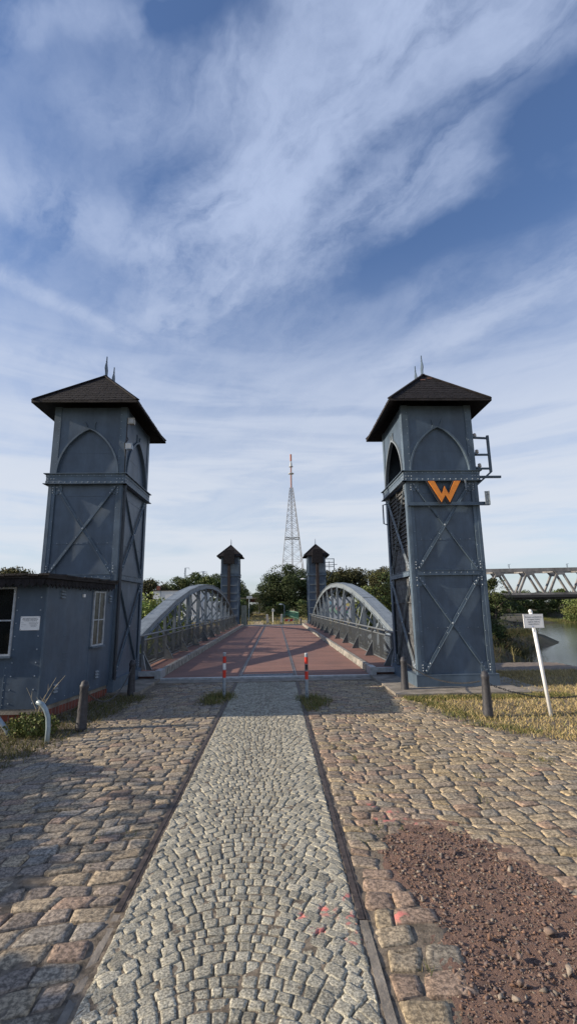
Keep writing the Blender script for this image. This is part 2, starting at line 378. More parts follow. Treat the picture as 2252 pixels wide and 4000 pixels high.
def soup(name, V, F, m, cols=None, parent=None, smooth=False):
    """V (n,3) array, F (k,4) or (k,3) index array, cols (k,3) per-face colours"""
    me = bpy.data.meshes.new(name); n = len(V); k, c = F.shape
    if parent is not None: V = V-np.array(parent_origin(parent))
    me.vertices.add(n); me.vertices.foreach_set('co', V.astype(np.float32).ravel())
    me.loops.add(k*c); me.loops.foreach_set('vertex_index', F.astype(np.int32).ravel())
    me.polygons.add(k); me.polygons.foreach_set('loop_start', np.arange(0, k*c, c, dtype=np.int32))
    me.polygons.foreach_set('loop_total', np.full(k, c, dtype=np.int32))
    if cols is not None:
        a = me.color_attributes.new('Col', 'FLOAT_COLOR', 'CORNER')
        cc_ = np.repeat(np.concatenate([cols, np.ones((k, 1))], 1), c, axis=0).astype(np.float32)
        a.data.foreach_set('color', cc_.ravel())
    me.update(calc_edges=True); me.materials.append(m)
    if smooth: me.polygons.foreach_set('use_smooth', [True]*k)
    o = bpy.data.objects.new(name, me); COL.objects.link(o)
    if parent is not None: o.parent = parent
    return o

# ------------------------------------------------------------------ terrain
def sstep(a, b, x):
    t = np.clip((x-a)/(b-a), 0, 1); return t*t*(3-2*t)
def terrain_h(X, Y):
    z = np.full_like(X, -0.05)
    chan = sstep(14.3, 17.5, Y)*(1-sstep(41.0, 46.5, Y))*sstep(-30, -5, X)          # channel under the bridge
    land = sstep(.30*Y+1, .40*Y+2, X)
    z = z-chan*(3.0+1.6*sstep(4, 12, X)*(1-land)-1.7*land)
    # river to the right: bank falls towards the water
    quay = np.where(Y < 13.4, 0, 1)
    shore = 0.53*Y+3.4+2.5*np.sin(Y*0.11)+1.2*np.sin(Y*0.29+1)
    riv = sstep(-11, 0.5, X-shore)*sstep(13.6, 17.0, Y)
    riv = np.maximum(riv, sstep(13.7, 17, Y)*sstep(7.6, 9.5, X)*(.9-.6*sstep(.30*Y+1, .40*Y+2, X)))
    side = sstep(9.0, 13.0, X)*sstep(8.0, 13.5, Y)
    z = z-np.maximum(riv, side*0.55)*4.4*(1-sstep(215, 240, Y+0.1*X))
    deep = sstep(0, 6, X-shore)*sstep(20, 40, Y)*(1-sstep(205, 225, Y+0.1*X))
    z = z-deep*1.2
    # land beyond the bridge rises a little, embankment behind
    z = z+0.35*sstep(60, 110, Y)*(1-sstep(10, 24, X-0.1*Y))
    # sand spit with grass on the right
    sp = np.exp(-(((X-90)/16)**2+((Y-137)/9)**2)); z = z+sp*2.4
    sp = np.exp(-(((X-46)/12)**2+((Y-102)/5)**2)); z = z+sp*1.2
    return z
def terrain():
    xs = np.unique(np.concatenate([np.arange(-30, 30, 0.75), np.arange(30, 160, 3.0), np.linspace(160, 1500, 24), -np.linspace(30, 1500, 40)]))
    ys = np.unique(np.concatenate([np.arange(-20, 60, 0.75), np.arange(60, 260, 3.0), np.linspace(260, 1800, 24), -np.linspace(20, 400, 10)]))
    X, Y = np.meshgrid(xs, ys); Z = terrain_h(X, Y)
    Z += np.where((Y > 46) & (X < 2.2) & (X > -12), 0.10*np.sin(X*1.7+Y*.3)*np.sin(Y*.45)*sstep(47, 55, Y), 0)
    V = np.stack([X.ravel(), Y.ravel(), Z.ravel()], 1); nx = len(xs); ny = len(ys)
    i = np.arange(nx-1)[None, :]+np.arange(ny-1)[:, None]*nx; i = i.ravel()
    F = np.stack([i, i+1, i+nx+1, i+nx], 1)
    o = soup('ground', V, F, M_ground, smooth=True); tag(o, 'dry ground around the bridge and along the river', 'ground', kind='structure')
    o.data.materials.append(M_bank)
    zc_ = Z.ravel()[i]; yc = Y.ravel()[i]; xc = X.ravel()[i]
    mi = ((zc_ < -0.35)).astype(np.int32); o.data.polygons.foreach_set('material_index', mi)
    return o
terrain()
w = MB(); w.add([(-60, 12, -3.75), (1500, 12, -3.75), (1500, 1800, -3.75), (-60, 1800, -3.75)], [(0, 1, 2, 3)])
w.build('river_water', M_water).__setitem__('kind', 'structure')
tag(bpy.data.objects['river_water'], 'rippled river reflecting the pale sky', 'river', kind='structure')

# ------------------------------------------------------------------ paving
def inside(poly, x, y):
    c = False; n = len(poly)
    for i in range(n):
        x1, y1 = poly[i]; x2, y2 = poly[(i+1) % n]
        if (y1 > y) != (y2 > y) and x < (x2-x1)*(y-y1)/(y2-y1)+x1: c = not c
    return c
DIRT = [(0.80,4.32),(1.25,4.42),(1.56,4.30),(1.85,3.62),(2.02,3.1),(2.5,2.6),(2.9,1.6),(2.8,0.2),(0.9,0.2),(0.82,2.5),(0.97,2.9),(0.92,3.3),(0.80,3.95)]
def stones(name, quads, cols, m, rise, edge, label, cat):
    """each quad: 4 corner points (x,y); builds a domed stone with worn corners"""
    V = []; F = []; C = []; n = 0
    for q, c in zip(quads, cols):
        q = np.array(q); cen = q.mean(0); 
        ring = []
        for i in range(4):
            a = q[i]; p = q[i-1]; nx_ = q[(i+1) % 4]
            k = random.uniform(0.09, 0.24)
            ring.append(a+(p-a)*k*1.0); ring.append(a+(p-a)*k*.22+(nx_-a)*k*.22); ring.append(a+(nx_-a)*k)
        ring = np.array(ring)+rng.normal(0, 0.0022, (12, 2)); k = 12
        h = random.uniform(-rise*0.35, rise*0.35); tx, ty = random.gauss(0, 0.035), random.gauss(0, 0.035)
        for (s, z) in ((1.03, -0.05), (1.0, -edge), (0.95, -edge*0.15), (0.62, 0.0)):
            p = cen+(ring-cen)*s
            zz = z+h+(p-cen)[:, 0]*tx+(p-cen)[:, 1]*ty+(rng.normal(0, rise*0.13, k) if s < 1 else 0)
            V.append(np.column_stack([p, np.full(k, 0)+zz]))
        V.append(np.array([[cen[0], cen[1], h+random.gauss(0, rise*0.08)]]))
        for r in range(3):
            for i in range(k): j = (i+1) % k; F.append((n+r*k+i, n+r*k+j, n+(r+1)*k+j, n+(r+1)*k+i)); C.append(c)
        for i in range(0, k, 2): F.append((n+3*k+i, n+3*k+(i+1) % k, n+3*k+(i+2) % k, n+4*k)); C.append(c)
        n += 4*k+1
    o = soup(name, np.concatenate(V), np.array(F), m, np.array(C), smooth=True)
    sm = np.tile(np.array([0]*24+[1]*18, bool), len(quads)); o.data.polygons.foreach_set('use_smooth', sm)
    return tag(o, label, cat, kind='structure')
# granite sett strip between the rails, laid in shallow arcs
def sett_strip():
    x0, x1 = -0.955, 0.475; W = x1-x0; qs = []; cs = []
    def yl(k, x): 
        u = (x-x0)/W*2-1
        return 0.4+k*0.077+0.38*(1-u*u)-0.012*math.sin(k*1.3+x*5)
    k = -4
    while True:
        if yl(k, x0) > 12.35: break
        xs = [x0]; 
        while xs[-1] < x1-0.06: xs.append(min(x1, xs[-1]+random.uniform(0.062, 0.098)))
        if xs[-1]-xs[-2] < 0.05: xs.pop(-2)
        xs[-1] = x1
        jt = [random.gauss(0, .006) for _ in xs]; 
        for i in range(len(xs)-1):
            a, b = xs[i], xs[i+1]; sl = lambda x: 0.38*(-2*((x-x0)/W*2-1)*2/W)
            def P2(x, kk, inx, iny):
                y = yl(kk, x); s = sl(x)
                return (x-(kk-k)*0.077*s*0.75+inx, y+iny)
            g = 0.0042
            q = [P2(a+jt[i], k, g, g), P2(b+jt[i+1], k, -g, g), P2(b+jt[i+1], k+1, -g, -g), P2(a+jt[i], k+1, g, -g)]
            q = [(min(max(x, x0-.005), x1+.005), y+random.gauss(0, .003)) for x, y in q]
            cy = q[0][1]
            if cy < 0.6 or cy > 12.3 or abs(q[0][0]-q[1][0]) < .03: continue
            v = random.uniform(0.37, 0.55); 
            if random.random() < 0.1: v *= 0.75
            qs.append(q); cs.append((v*1.0, v*0.94, v*0.74))
        k += 1
    stones('granite_sett_strip', qs, cs, M_sett, 0.008, 0.009, 'pale granite setts laid in arcs between the rails', 'sett paving')
sett_strip()
def in_cobbles(x, y):
    if -1.06 < x < 0.56 or y > 12.35 or y < 0.3: return False
    if x > 0:
        if y > 6.6:
            lim = np.interp(y, [6.6, 7.1, 7.6, 8.5, 10.7, 12.3], [4.3, 3.5, 3.15, 2.95, 2.75, 2.45])
            if x > lim+0.12*math.sin(y*5): return False
        if x > 7.5: return False
        return not inside(DIRT, x, y)
    if x < -6: return False
    lim = np.interp(y, [0, 5.3, 5.95, 6.9, 8.3, 10.7, 12.3], [-6, -5.5, -3.5, -3.2, -3.05, -2.75, -2.6])
    return x > lim+0.12*math.sin(y*4.3)
def cobbles():
    qs = []; cs = []
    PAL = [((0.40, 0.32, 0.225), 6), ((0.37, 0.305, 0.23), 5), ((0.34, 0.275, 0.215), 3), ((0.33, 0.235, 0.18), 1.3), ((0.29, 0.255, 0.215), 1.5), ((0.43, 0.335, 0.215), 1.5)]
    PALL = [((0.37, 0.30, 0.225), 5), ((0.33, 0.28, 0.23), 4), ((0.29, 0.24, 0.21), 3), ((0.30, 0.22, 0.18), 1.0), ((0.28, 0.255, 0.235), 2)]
    for side in (0, 1):
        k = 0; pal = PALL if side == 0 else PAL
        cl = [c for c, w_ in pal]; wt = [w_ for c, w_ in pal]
        h0 = 0.0; lines = []
        while h0 < 17:
            lines.append(h0); h0 += random.uniform(0.115, 0.15)*(1.16 if h0 < 6 else 1.0)
        ph = [random.uniform(0, 6.28) for _ in lines]
        sl = 0.16 if side == 0 else -0.07
        def yl(i, x):
            base = lines[i]-2.0 if side else lines[i]-1.0
            b = sl*(x+1 if side == 0 else x-.5)
            if side == 0 and base < 6.5: b += -0.12*(x+1)*(1-base/6.5)
            return base+b+0.05*math.sin(x*1.9+i*0.13+side*2)+0.030*math.sin(x*4.3+i*0.5)+0.012*math.sin(x*11+ph[i])
        for i in range(len(lines)-1):
            xa = -6.2 if side == 0 else 0.555+random.uniform(-.01, .02); xe = -1.045 if side == 0 else 7.5
            xs = []; x = xe if side == 0 else xa
            big = 1.15 if lines[i] < 6 else 1.0
            while (x > xa if side == 0 else x < xe):
                xs.append(x); st = random.uniform(0.13, 0.245)*big; x += -st if side == 0 else st
            xs = sorted(xs); j = [random.gauss(0, .016) for _ in xs]; j2 = [random.gauss(0, .016) for _ in xs]
            for a in range(len(xs)-1):
                g = random.uniform(0.003, 0.010)
                q = []
                for (ii, sy) in ((a, 0), (a+1, 0), (a+1, 1), (a, 1)):
                    xx = xs[ii]+(j[ii] if sy == 0 else j2[ii])
                    if side == 0: xx = min(xx, -1.043)
                    else: xx = max(xx, 0.555)
                    inx = g if ii == a else -g; iny = g if sy == 0 else -g
                    q.append((xx+inx+random.gauss(0, .006), yl(i+sy, xx)+iny+random.gauss(0, .007)))
                cx_ = sum(p[0] for p in q)/4; cy_ = sum(p[1] for p in q)/4
                if abs(q[0][0]-q[1][0]) < 0.05 or not in_cobbles(cx_, cy_): continue
                if random.random() < 0.004: continue
                c = random.choices(cl, wt)[0]; v = random.uniform(0.8, 1.15)
                if side == 1 and cx_ < 1.5 and random.random() < .5: c = random.choice([(0.33, 0.24, 0.19), (0.31, 0.25, 0.205)])
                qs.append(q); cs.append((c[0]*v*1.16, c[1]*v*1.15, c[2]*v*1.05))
    stones('cobbled_road', qs, cs, M_cobble, 0.013, 0.012, 'worn uneven cobbles on both sides of the sett strip', 'cobble paving')
cobbles()
def sheet(name, poly, z, m, label, cat):
    b = MB(); b.add([(x, y, z) for x, y in poly], [tuple(range(len(poly)))]); o = b.build(name, m, recalc=False)
    return tag(o, label, cat, kind='structure')
def noisy_sheet(name, x0, x1, y0, y1, step, zf, m, label, cat, keep=None):
    xs = np.arange(x0, x1+1e-6, step); ys = np.arange(y0, y1+1e-6, step); X, Y = np.meshgrid(xs, ys)
    Z = zf(X, Y); nx = len(xs); i = (np.arange(nx-1)[None, :]+np.arange(len(ys)-1)[:, None]*nx).ravel()
    if keep is not None:
        k = keep(X.ravel()[i]+step/2, Y.ravel()[i]+step/2); i = i[k]
    F = np.stack([i, i+1, i+nx+1, i+nx], 1)
    o = soup(name, np.stack([X.ravel(), Y.ravel(), Z.ravel()], 1), F, m, smooth=True)
    return tag(o, label, cat, kind='structure')
KD_ = lambda s: np.vectorize(lambda x, y: inside(DIRT, 1.55+(x-1.55)/s+0.04*math.sin(y*9), 2.4+(y-2.4)/s+0.03*math.sin(x*11)))
KD = KD_(.88); KD2 = KD_(1.10)
noisy_sheet('joint_bed', -6.2, 7.8, 0.0, 12.42, 0.05, lambda X, Y: -0.0105+0.003*np.sin(X*13)*np.sin(Y*17)+rng.normal(0, .0022, X.shape)+0.004*(np.abs(X+.24) < .76)-0.05*KD(X, Y), M_joint, 'sandy joints and gaps between the paving stones', 'joint sand')
def dirt_base(X, Y):
    n = np.zeros_like(np.asarray(X, float))
    for a, b, c, am in ((3.1, 2.3, 0.4, .02), (7.7, 6.1, 1.2, .010), (17, 13, 2.2, .006), (31, 37, .3, .003)):
        n += am*np.sin(X*a+c+1.3*np.sin(Y*b))*np.sin(Y*b*1.1+c)
    return -0.006+n*.5
def dirt_z(X, Y): return dirt_base(X, Y)+rng.normal(0, .0034, X.shape)
noisy_sheet('dirt_patch', 0.66, 3.1, 0.2, 4.75, 0.022, dirt_z, M_dirt, 'bare reddish dirt patch where the cobbles are missing', 'dirt', KD2)
# gravel over the dirt
def rocks(name, spots, cols, m, parent=None, label=None, cat=None, kind=None, flat=0.6):
    base = np.array([(1,0,0),(-1,0,0),(0,1,0),(0,-1,0),(0,0,1),(0,0,-1)], float)
    tri = np.array([(0,2,4),(2,1,4),(1,3,4),(3,0,4),(2,0,5),(1,2,5),(3,1,5),(0,3,5)])
    if len(spots) == 1:
        import bmesh
        bm = bmesh.new(); pts = rng.normal(0, 1, (7, 3)); pts /= np.linalg.norm(pts, axis=1)[:, None]; pts[:, 0] *= 1.2
        for p in pts: bm.verts.new(p)
        res = bmesh.ops.convex_hull(bm, input=list(bm.verts)); bmesh.ops.triangulate(bm, faces=bm.faces)
        for v in [v for v in bm.verts if not v.link_faces]: bm.verts.remove(v)
        bm.verts.index_update(); base = np.array([v.co[:] for v in bm.verts]); tri = np.array([[v.index for v in f.verts] for f in bm.faces]); bm.free()
    V = []; F = []; C = []; n = 0
    for (x, y, z, r), c in zip(spots, cols):
        q = base if len(spots) == 1 else base+rng.normal(0, .28, base.shape); a = rng.uniform(0, 6.28); ca, sa = math.cos(a), math.sin(a)
        q = q*np.array([r*rng.uniform(.7, 1.3), r*rng.uniform(.6, 1.0), r*flat*rng.uniform(.6, 1.2)])
        q = np.stack([q[:, 0]*ca-q[:, 1]*sa, q[:, 0]*sa+q[:, 1]*ca, q[:, 2]], 1)+np.array([x, y, z])
        V.append(q); F.append(tri+n); n += len(base); C += [c]*len(tri)
    o = soup(name, np.concatenate(V), np.concatenate(F), m, np.array(C), parent)
    if label: tag(o, label, cat, kind=kind)
    return o
RC = [(0.19, 0.12, 0.095), (0.23, 0.165, 0.13), (0.13, 0.09, 0.08), (0.27, 0.16, 0.11), (0.30, 0.25, 0.20), (0.17, 0.13, 0.12)]
sp = []; cl_ = []
while len(sp) < 15000:
    x = random.uniform(0.72, 2.95); y = random.uniform(0.3, 4.5) if random.random() < .3 else random.uniform(2.2, 4.5)
    if inside(DIRT, x, y) or random.random() < (.16 if inside(DIRT, 1.5+(x-1.5)*.88, 3+(y-3)*.88) else .012):
        r = random.choice([.003, .004, .005, .005, .007, .010, .016 if random.random() < .4 else .006]); sp.append((x, y, float(dirt_base(x, y))+r*.35+(-.004 if not inside(DIRT, x, y) else 0), r)); c = random.choice(RC); kk = random.uniform(.7, 1.25); cl_.append(tuple(t*kk for t in c))
rocks('gravel', sp, cl_, M_gravel, label='small dark red and grey gravel scattered over the dirt patch', cat='gravel', kind='stuff')
BIG = [(1.56, 3.05, .045), (1.86, 3.0, .05), (1.2, 3.05, .03), (1.28, 2.88, .034), (1.5, 2.78, .036), (1.05, 3.75, .03), (1.12, 3.55, .028), (0.93, 3.42, .03), (1.35, 3.95, .03), (1.86, 2.78, .03), (1.2, 2.7, .03), (1.66, 3.7, .04), (1.95, 3.38, .045), (1.14, 2.62, .03)]
RL = ['large pale wedge of stone standing near the middle of the dirt patch', 'large pale stone at the right edge of the dirt patch', 'small dark chip of stone on the left half of the dirt', None, None, None, None, None, None, None, None, 'flat reddish stone lying in the upper right of the dirt patch', 'broken pinkish stone on the right rim of the dirt patch', None]
for (x, y, r), l in zip(BIG, RL):
    root = empty('loose_stone', (x, y, 0), l or 'small dark angular stone lying loose on the dirt patch', 'stone', 'loose stones on the dirt patch')
    c = random.choice(RC[1:5]); o = rocks('stone', [(x, y, r*.30, r*.95)], [tuple(t*1.15 for t in c)], M_gravel, flat=.9)
    # single mesh thing: replace the empty
    for k_ in ('label', 'category', 'group'): o[k_] = root[k_]
    bpy.data.objects.remove(root); o.name = 'loose_stone'

# rails in the road
def road_rail(name, x, spans, label):
    b = MB()
    for y0, y1 in spans:
        b.box(x-.026, x+.012, y0, y1, -.05, -.003); b.box(x+.020, x+.030, y0, y1, -.05, -.006)
        b.box(x+.012, x+.020, y0, y1, -.05, -.014)
    o = b.build(name, M_railsteel); tag(o, label, 'rail', 'old rails sunk in the paving')
road_rail('road_rail', 0.515, [(3.25, 12.75)], 'rusty grooved rail sunk along the right edge of the sett strip')
road_rail('road_rail', -1.005, [(3.4, 12.75)], 'rusty rail sunk along the left edge of the sett strip, partly buried')
b = MB()
for y0 in np.arange(0.3, 3.2, 0.99): b.box(.490, .540, y0, min(y0+.975, 3.24), -.06, -.003)
for y0 in np.arange(0.3, 3.3, 0.99): b.box(-1.028, -.985, y0, min(y0+.975, 3.38), -.06, -.009)
tag(b.build('kerb_strip', M_conc), 'narrow concrete edging strip continuing the right rail towards the camera', 'edging', kind='structure')
b = MB()
for x0, x1 in ((-3.0, -1.7), (-1.69, -.95), (-.94, .3), (.31, .62), (.63, 2.45)): b.box(x0, x1, 12.36, 12.80, -.1, .012+0.004*(x0 > 0))
tag(b.build('threshold_slab', M_conc), 'grey stone threshold slabs in front of the bridge deck', 'threshold', kind='structure')
# grass base at both sides
sheet('verge_ground', [(2.7, 12.9), (2.55, 10.7), (2.9, 8.5), (3.1, 7.6), (3.4, 7.1), (4.2, 6.6), (9.8, 6.0), (9.8, 13.6), (2.7, 13.6)], -0.016, M_straw, 'dry straw coloured verge right of the paving', 'verge')
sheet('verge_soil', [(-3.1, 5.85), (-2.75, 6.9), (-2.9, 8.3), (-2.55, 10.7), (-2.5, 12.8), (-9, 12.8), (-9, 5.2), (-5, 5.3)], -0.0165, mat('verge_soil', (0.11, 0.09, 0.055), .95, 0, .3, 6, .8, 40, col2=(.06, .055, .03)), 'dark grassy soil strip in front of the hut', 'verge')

def grass(name, n, region, hmin, hmax, wdt, cols, label, dens=None, zf=None):
    V = []; C = []; cnt = 0
    x0, x1, y0, y1 = region
    N_ = n*(3 if dens is None or n > 9500 else 14); xs = rng.uniform(x0, x1, N_); ys = rng.uniform(y0, y1, N_)
    k = dens(xs, ys)*1.0 > rng.uniform(0, 1, N_) if dens is not None else np.ones(N_, bool)
    xs = xs[k][:n]; ys = ys[k][:n]; n = len(xs)
    h = rng.uniform(hmin, hmax, n); a = rng.uniform(0, 6.28, n); la = rng.uniform(0, 6.28, n); ll = rng.uniform(.1, 1.5, n)*h
    z = zf(xs, ys) if zf is not None else np.full(n, -.015)
    dx = np.cos(a)*wdt/2; dy = np.sin(a)*wdt/2
    p0 = np.stack([xs-dx, ys-dy, z], 1); p1 = np.stack([xs+dx, ys+dy, z], 1)
    tx = xs+np.cos(la)*ll; ty = ys+np.sin(la)*ll
    p2 = np.stack([tx+dx*.3, ty+dy*.3, z+h], 1); p3 = np.stack([tx-dx*.3, ty-dy*.3, z+h], 1)
    V = np.stack([p0, p1, p2, p3], 1).reshape(-1, 3); F = np.arange(4*n).reshape(-1, 4)
    cc_ = np.array(cols)[rng.integers(0, len(cols), n)]*rng.uniform(.7, 1.25, (n, 1))
    o = soup(name, V, F, M_grass, cc_); return tag(o, label, 'grass', kind='stuff')
def patch(xs, ys, s=1.0):
    return .5+.5*np.sin(xs*2.3*s+1.7*np.sin(ys*1.9*s))*np.sin(ys*2.9*s+xs)
def dens_right(x, y):
    lim = np.interp(y, [6.2, 6.6, 7.1, 7.6, 8.5, 10.7, 13.3], [6.0, 4.3, 3.5, 3.2, 2.95, 2.55, 2.6])
    slab = (x > 2.45) & (x < 5.3) & (y > 10.05) & (y < 13.4)
    return np.where(slab, 0, sstep(-.15, .35, x-lim))*(0.55+.45*patch(x, y))
STRAW = [(.56, .43, .20), (.64, .50, .26), (.46, .35, .16), (.34, .28, .12), (.24, .23, .09)]
GREEN = [(.10, .13, .035), (.14, .16, .05), (.17, .17, .06), (.26, .22, .09)]
grass('dry_grass', 42000, (2.5, 9.8, 6.2, 13.6), .02, .075, .011, STRAW, 'dry yellow grass on the verge beside the right tower', dens_right)
def dens_green_r(x, y):
    lim = np.interp(y, [6.6, 7.1, 7.6, 8.5, 9.6, 10.0], [4.4, 3.6, 3.3, 3.0, 2.7, 2.65]); d = np.abs(x-lim-.12)
    slabedge = ((y > 9.7) & (y < 10.06) & (x > 2.6) & (x < 6))*.9
    return np.maximum(np.clip(1-d/.45, 0, 1)*.7*patch(x, y, 1.7)*(y > 7.2), slabedge)
grass('green_grass', 7000, (2.3, 6, 6.6, 10.06), .02, .08, .010, GREEN, 'green grass tufts along the edge of the concrete slab', dens_green_r)
def dens_left(x, y):
    lim = np.interp(y, [5.2, 5.9, 6.9, 8.3, 10.7, 12.6], [-5, -3.3, -3.05, -2.95, -2.65, -2.45])
    return sstep(.15, -.3, x-lim)*(x > -8)*(.5+.5*patch(x, y))
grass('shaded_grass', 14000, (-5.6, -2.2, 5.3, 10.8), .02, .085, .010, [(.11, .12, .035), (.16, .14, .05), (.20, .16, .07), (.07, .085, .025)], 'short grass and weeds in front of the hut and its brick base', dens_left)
def tufts(cs):
    def f(x, y):
        d = np.zeros_like(x)
        for a, b, r in cs: d = np.maximum(d, np.clip(1.2-np.hypot((x-a), (y-b)*.7)/r, 0, 1))
        return d*d
    return f
TU = [(-1.17, 10.45, .35), (-1.2, 9.9, .3), (.66, 10.1, .28), (.72, 9.6, .28), (.62, 9.2, .16), (.75, 6.75, .1), (.95, 6.2, .13), (.85, 4.4, .10), (.7, 4.15, .08), (1.05, 4.38, .07), (-1.25, 4.4, .07), (-1.5, 4.35, .06), (-1.4, 3.95, .05), (-2.0, 2.9, .05), (.78, 2.82, .05), (-2.6, 4.3, .08), (2.2, 5.5, .1), (2.0, 4.9, .08), (3.2, 6.0, .15), (3.5, 8.1, .12), (-1.5, 2.52, .05)]
grass('joint_weeds', 9000, (-3, 3.8, 2.4, 10.9), .015, .06, .006, GREEN+[(.09, .10, .03)], 'small tufts of grass growing from the paving joints', tufts(TU))
grass('bollard_weeds', 2600, (-1.7, 1.3, 8.9, 10.9), .03, .13, .009, GREEN+[(.3, .24, .1)], 'weeds around the feet of the two striped bollards', tufts([(-1.2, 10.4, .42), (-1.3, 9.9, .3), (.68, 10.0, .32), (.74, 9.5, .3), (.66, 9.1, .18), (.9, 9.8, .25)]))
JW = lambda x, y: (patch(x, y, 4)*patch(x*1.3, y, .8))**2*((x < -1.1) | (x > .62))*(.2+.8*(np.abs(x) > 1.5))
grass('moss_blades', 5000, (-5, 5, 2.4, 12.3), .004, .018, .005, [(.10, .09, .035), (.14, .11, .05), (.08, .09, .03)], 'thin moss and dead grass in the cobble joints', JW)
# tall dry weeds by the hut
def weed(root, x, y, h, n, seed):
    r2 = random.Random(seed); b = MB()
    for i in range(n):
        a = r2.uniform(-.9, .9); hh = h*r2.uniform(.5, 1); pts = []
        for k in range(5):
            t = k/4; pts.append((x+math.sin(a)*hh*.75*t*t+r2.gauss(0, .012), y+r2.gauss(0, .02)*t, hh*t))
        b.tube(pts, [.006, .005, .004, .003, .002], 5)
        for k in (2, 3):
            p = pts[k]; q = (p[0]+r2.uniform(-.14, .14)*h, p[1]+.02, p[2]+.12*h); b.tube([p, q], [.003, .0015], 4)
    return b
r = empty('dry_weed', (-3.72, 7.9, 0), 'tall bleached dead weed stalks at the corner of the hut', 'weed')
weed(r, -3.75, 7.9, .85, 5, 3).build('stalk', mat('dead_stalk', (.42, .36, .24), .8), r)
def leafcloud(cen, rad, n, size, rs):
    a = rs.normal(0, 1, (n, 3)); a /= np.linalg.norm(a, axis=1)[:, None]; r_ = rs.uniform(.25, 1, (n, 1))**.6
    p = np.array(cen)+a*r_*np.array(rad)
    u = rs.normal(0, 1, (n, 3)); u /= np.linalg.norm(u, axis=1)[:, None]; v = np.cross(u, rs.normal(0, 1, (n, 3))); v /= np.linalg.norm(v, axis=1)[:, None]
    s = (rs.uniform(.6, 1.3, (n, 1))*size)
    V = np.stack([p-u*s*.5, p+v*s*.35, p+u*s*.5, p-v*s*.35], 1).reshape(-1, 3)
    return V
rs = np.random.default_rng(5)
V = np.concatenate([leafcloud((-3.75, 7.75, .12), (.42, .3, .2), 1300, .05, rs)]); V[:, 2] = np.maximum(V[:, 2], -.01)
soup('leaves', V, np.arange(len(V)).reshape(-1, 4), M_leaf['leaf_weed'], np.ones((len(V)//4, 1))*np.array([[1, 1, .9]])*rs.uniform(.5, 1.3, (len(V)//4, 1)), parent=r)
r = empty('shoreline_shrub', (7.69, 15.5, 0), 'small yellowish bare shrub on the quay edge above the river', 'shrub')
weed(r, 7.69, 15.5, .75, 5, 9).build('stalk', mat('yellow_stalk', (.40, .34, .14), .8), r)

# ------------------------------------------------------------------ lift towers
class Face:
    def __init__(s, o, u, n): s.o = Vector((*o, 0)); s.u = Vector((*u, 0)); s.n = Vector((*n, 0))
    def p(s, u, n, z): return s.o+s.u*u+s.n*n+Vector((0, 0, z))
    def box(s, b, u0, u1, n0, n1, z0, z1):
        b.add([s.p(u, n, z) for z in (z0, z1) for (u, n) in ((u0, n0), (u1, n0), (u1, n1), (u0, n1))],
              [(0,3,2,1),(4,5,6,7),(0,1,5,4),(1,2,6,5),(2,3,7,6),(3,0,4,7)])
    def poly(s, b, pts, n0, n1): b.prism(pts, s.o, s.u, (0, 0, 1), s.n, n0, n1)
    def bar(s, b, u0, z0, u1, z1, w, n0, n1):
        d = math.hypot(u1-u0, z1-z0); px, pz = -(z1-z0)/d*w/2, (u1-u0)/d*w/2
        s.poly(b, [(u0-px, z0-pz), (u1-px, z1-pz), (u1+px, z1+pz), (u0+px, z0+pz)], n0, n1)
    def rivet(s, b, u, z, n, r=.013):
        r = r*1.25
        k = 6; vs = [s.p(u+r*math.cos(i*math.pi/3), n, z+r*math.sin(i*math.pi/3)) for i in range(k)]+[s.p(u+r*.6*math.cos(i*math.pi/3), n+r*.75, z+r*.6*math.sin(i*math.pi/3)) for i in range(k)]
        b.add(vs, [(i, (i+1) % k, k+(i+1) % k, k+i) for i in range(k)]+[tuple(range(k, 2*k))])
def ogee(W, z0, h, k=14, g=0.0):
    """pointed arch outline from left foot to right foot, centred in a face of width W"""
    hw = (W*0.405)+g; pts = []
    prof = [(1.0, 0), (.99, .11), (.96, .22), (.915, .33), (.85, .44), (.765, .55), (.66, .655), (.525, .76), (.36, .86), (.18, .945), (0, 1.0)]
    L = [(W/2-a*hw, z0+b*(h+g)) for a, b in prof]; Rr = [(W/2+a*hw, z0+b*(h+g)) for a, b in prof[:-1]][::-1]
    return L+Rr
ZE = 6.76
def hip_roof(b, x0, x1, y0, y1, ze, ry0, ry1, xc, zr, th=.035):
    A = [(x0,y0,ze),(x1,y0,ze),(x1,y1,ze),(x0,y1,ze),(xc,ry0,zr),(xc,ry1,zr)]
    B = [(x,y,z-th*1.2) for x, y, z in A]
    b.add(A+B, [(0,1,4),(1,2,5,4),(2,3,5),(3,0,4,5),(6,10,7),(7,10,11,8),(8,11,9),(9,11,10,6),(0,6,7,1),(1,7,8,2),(2,8,9,3),(3,9,6,0)])
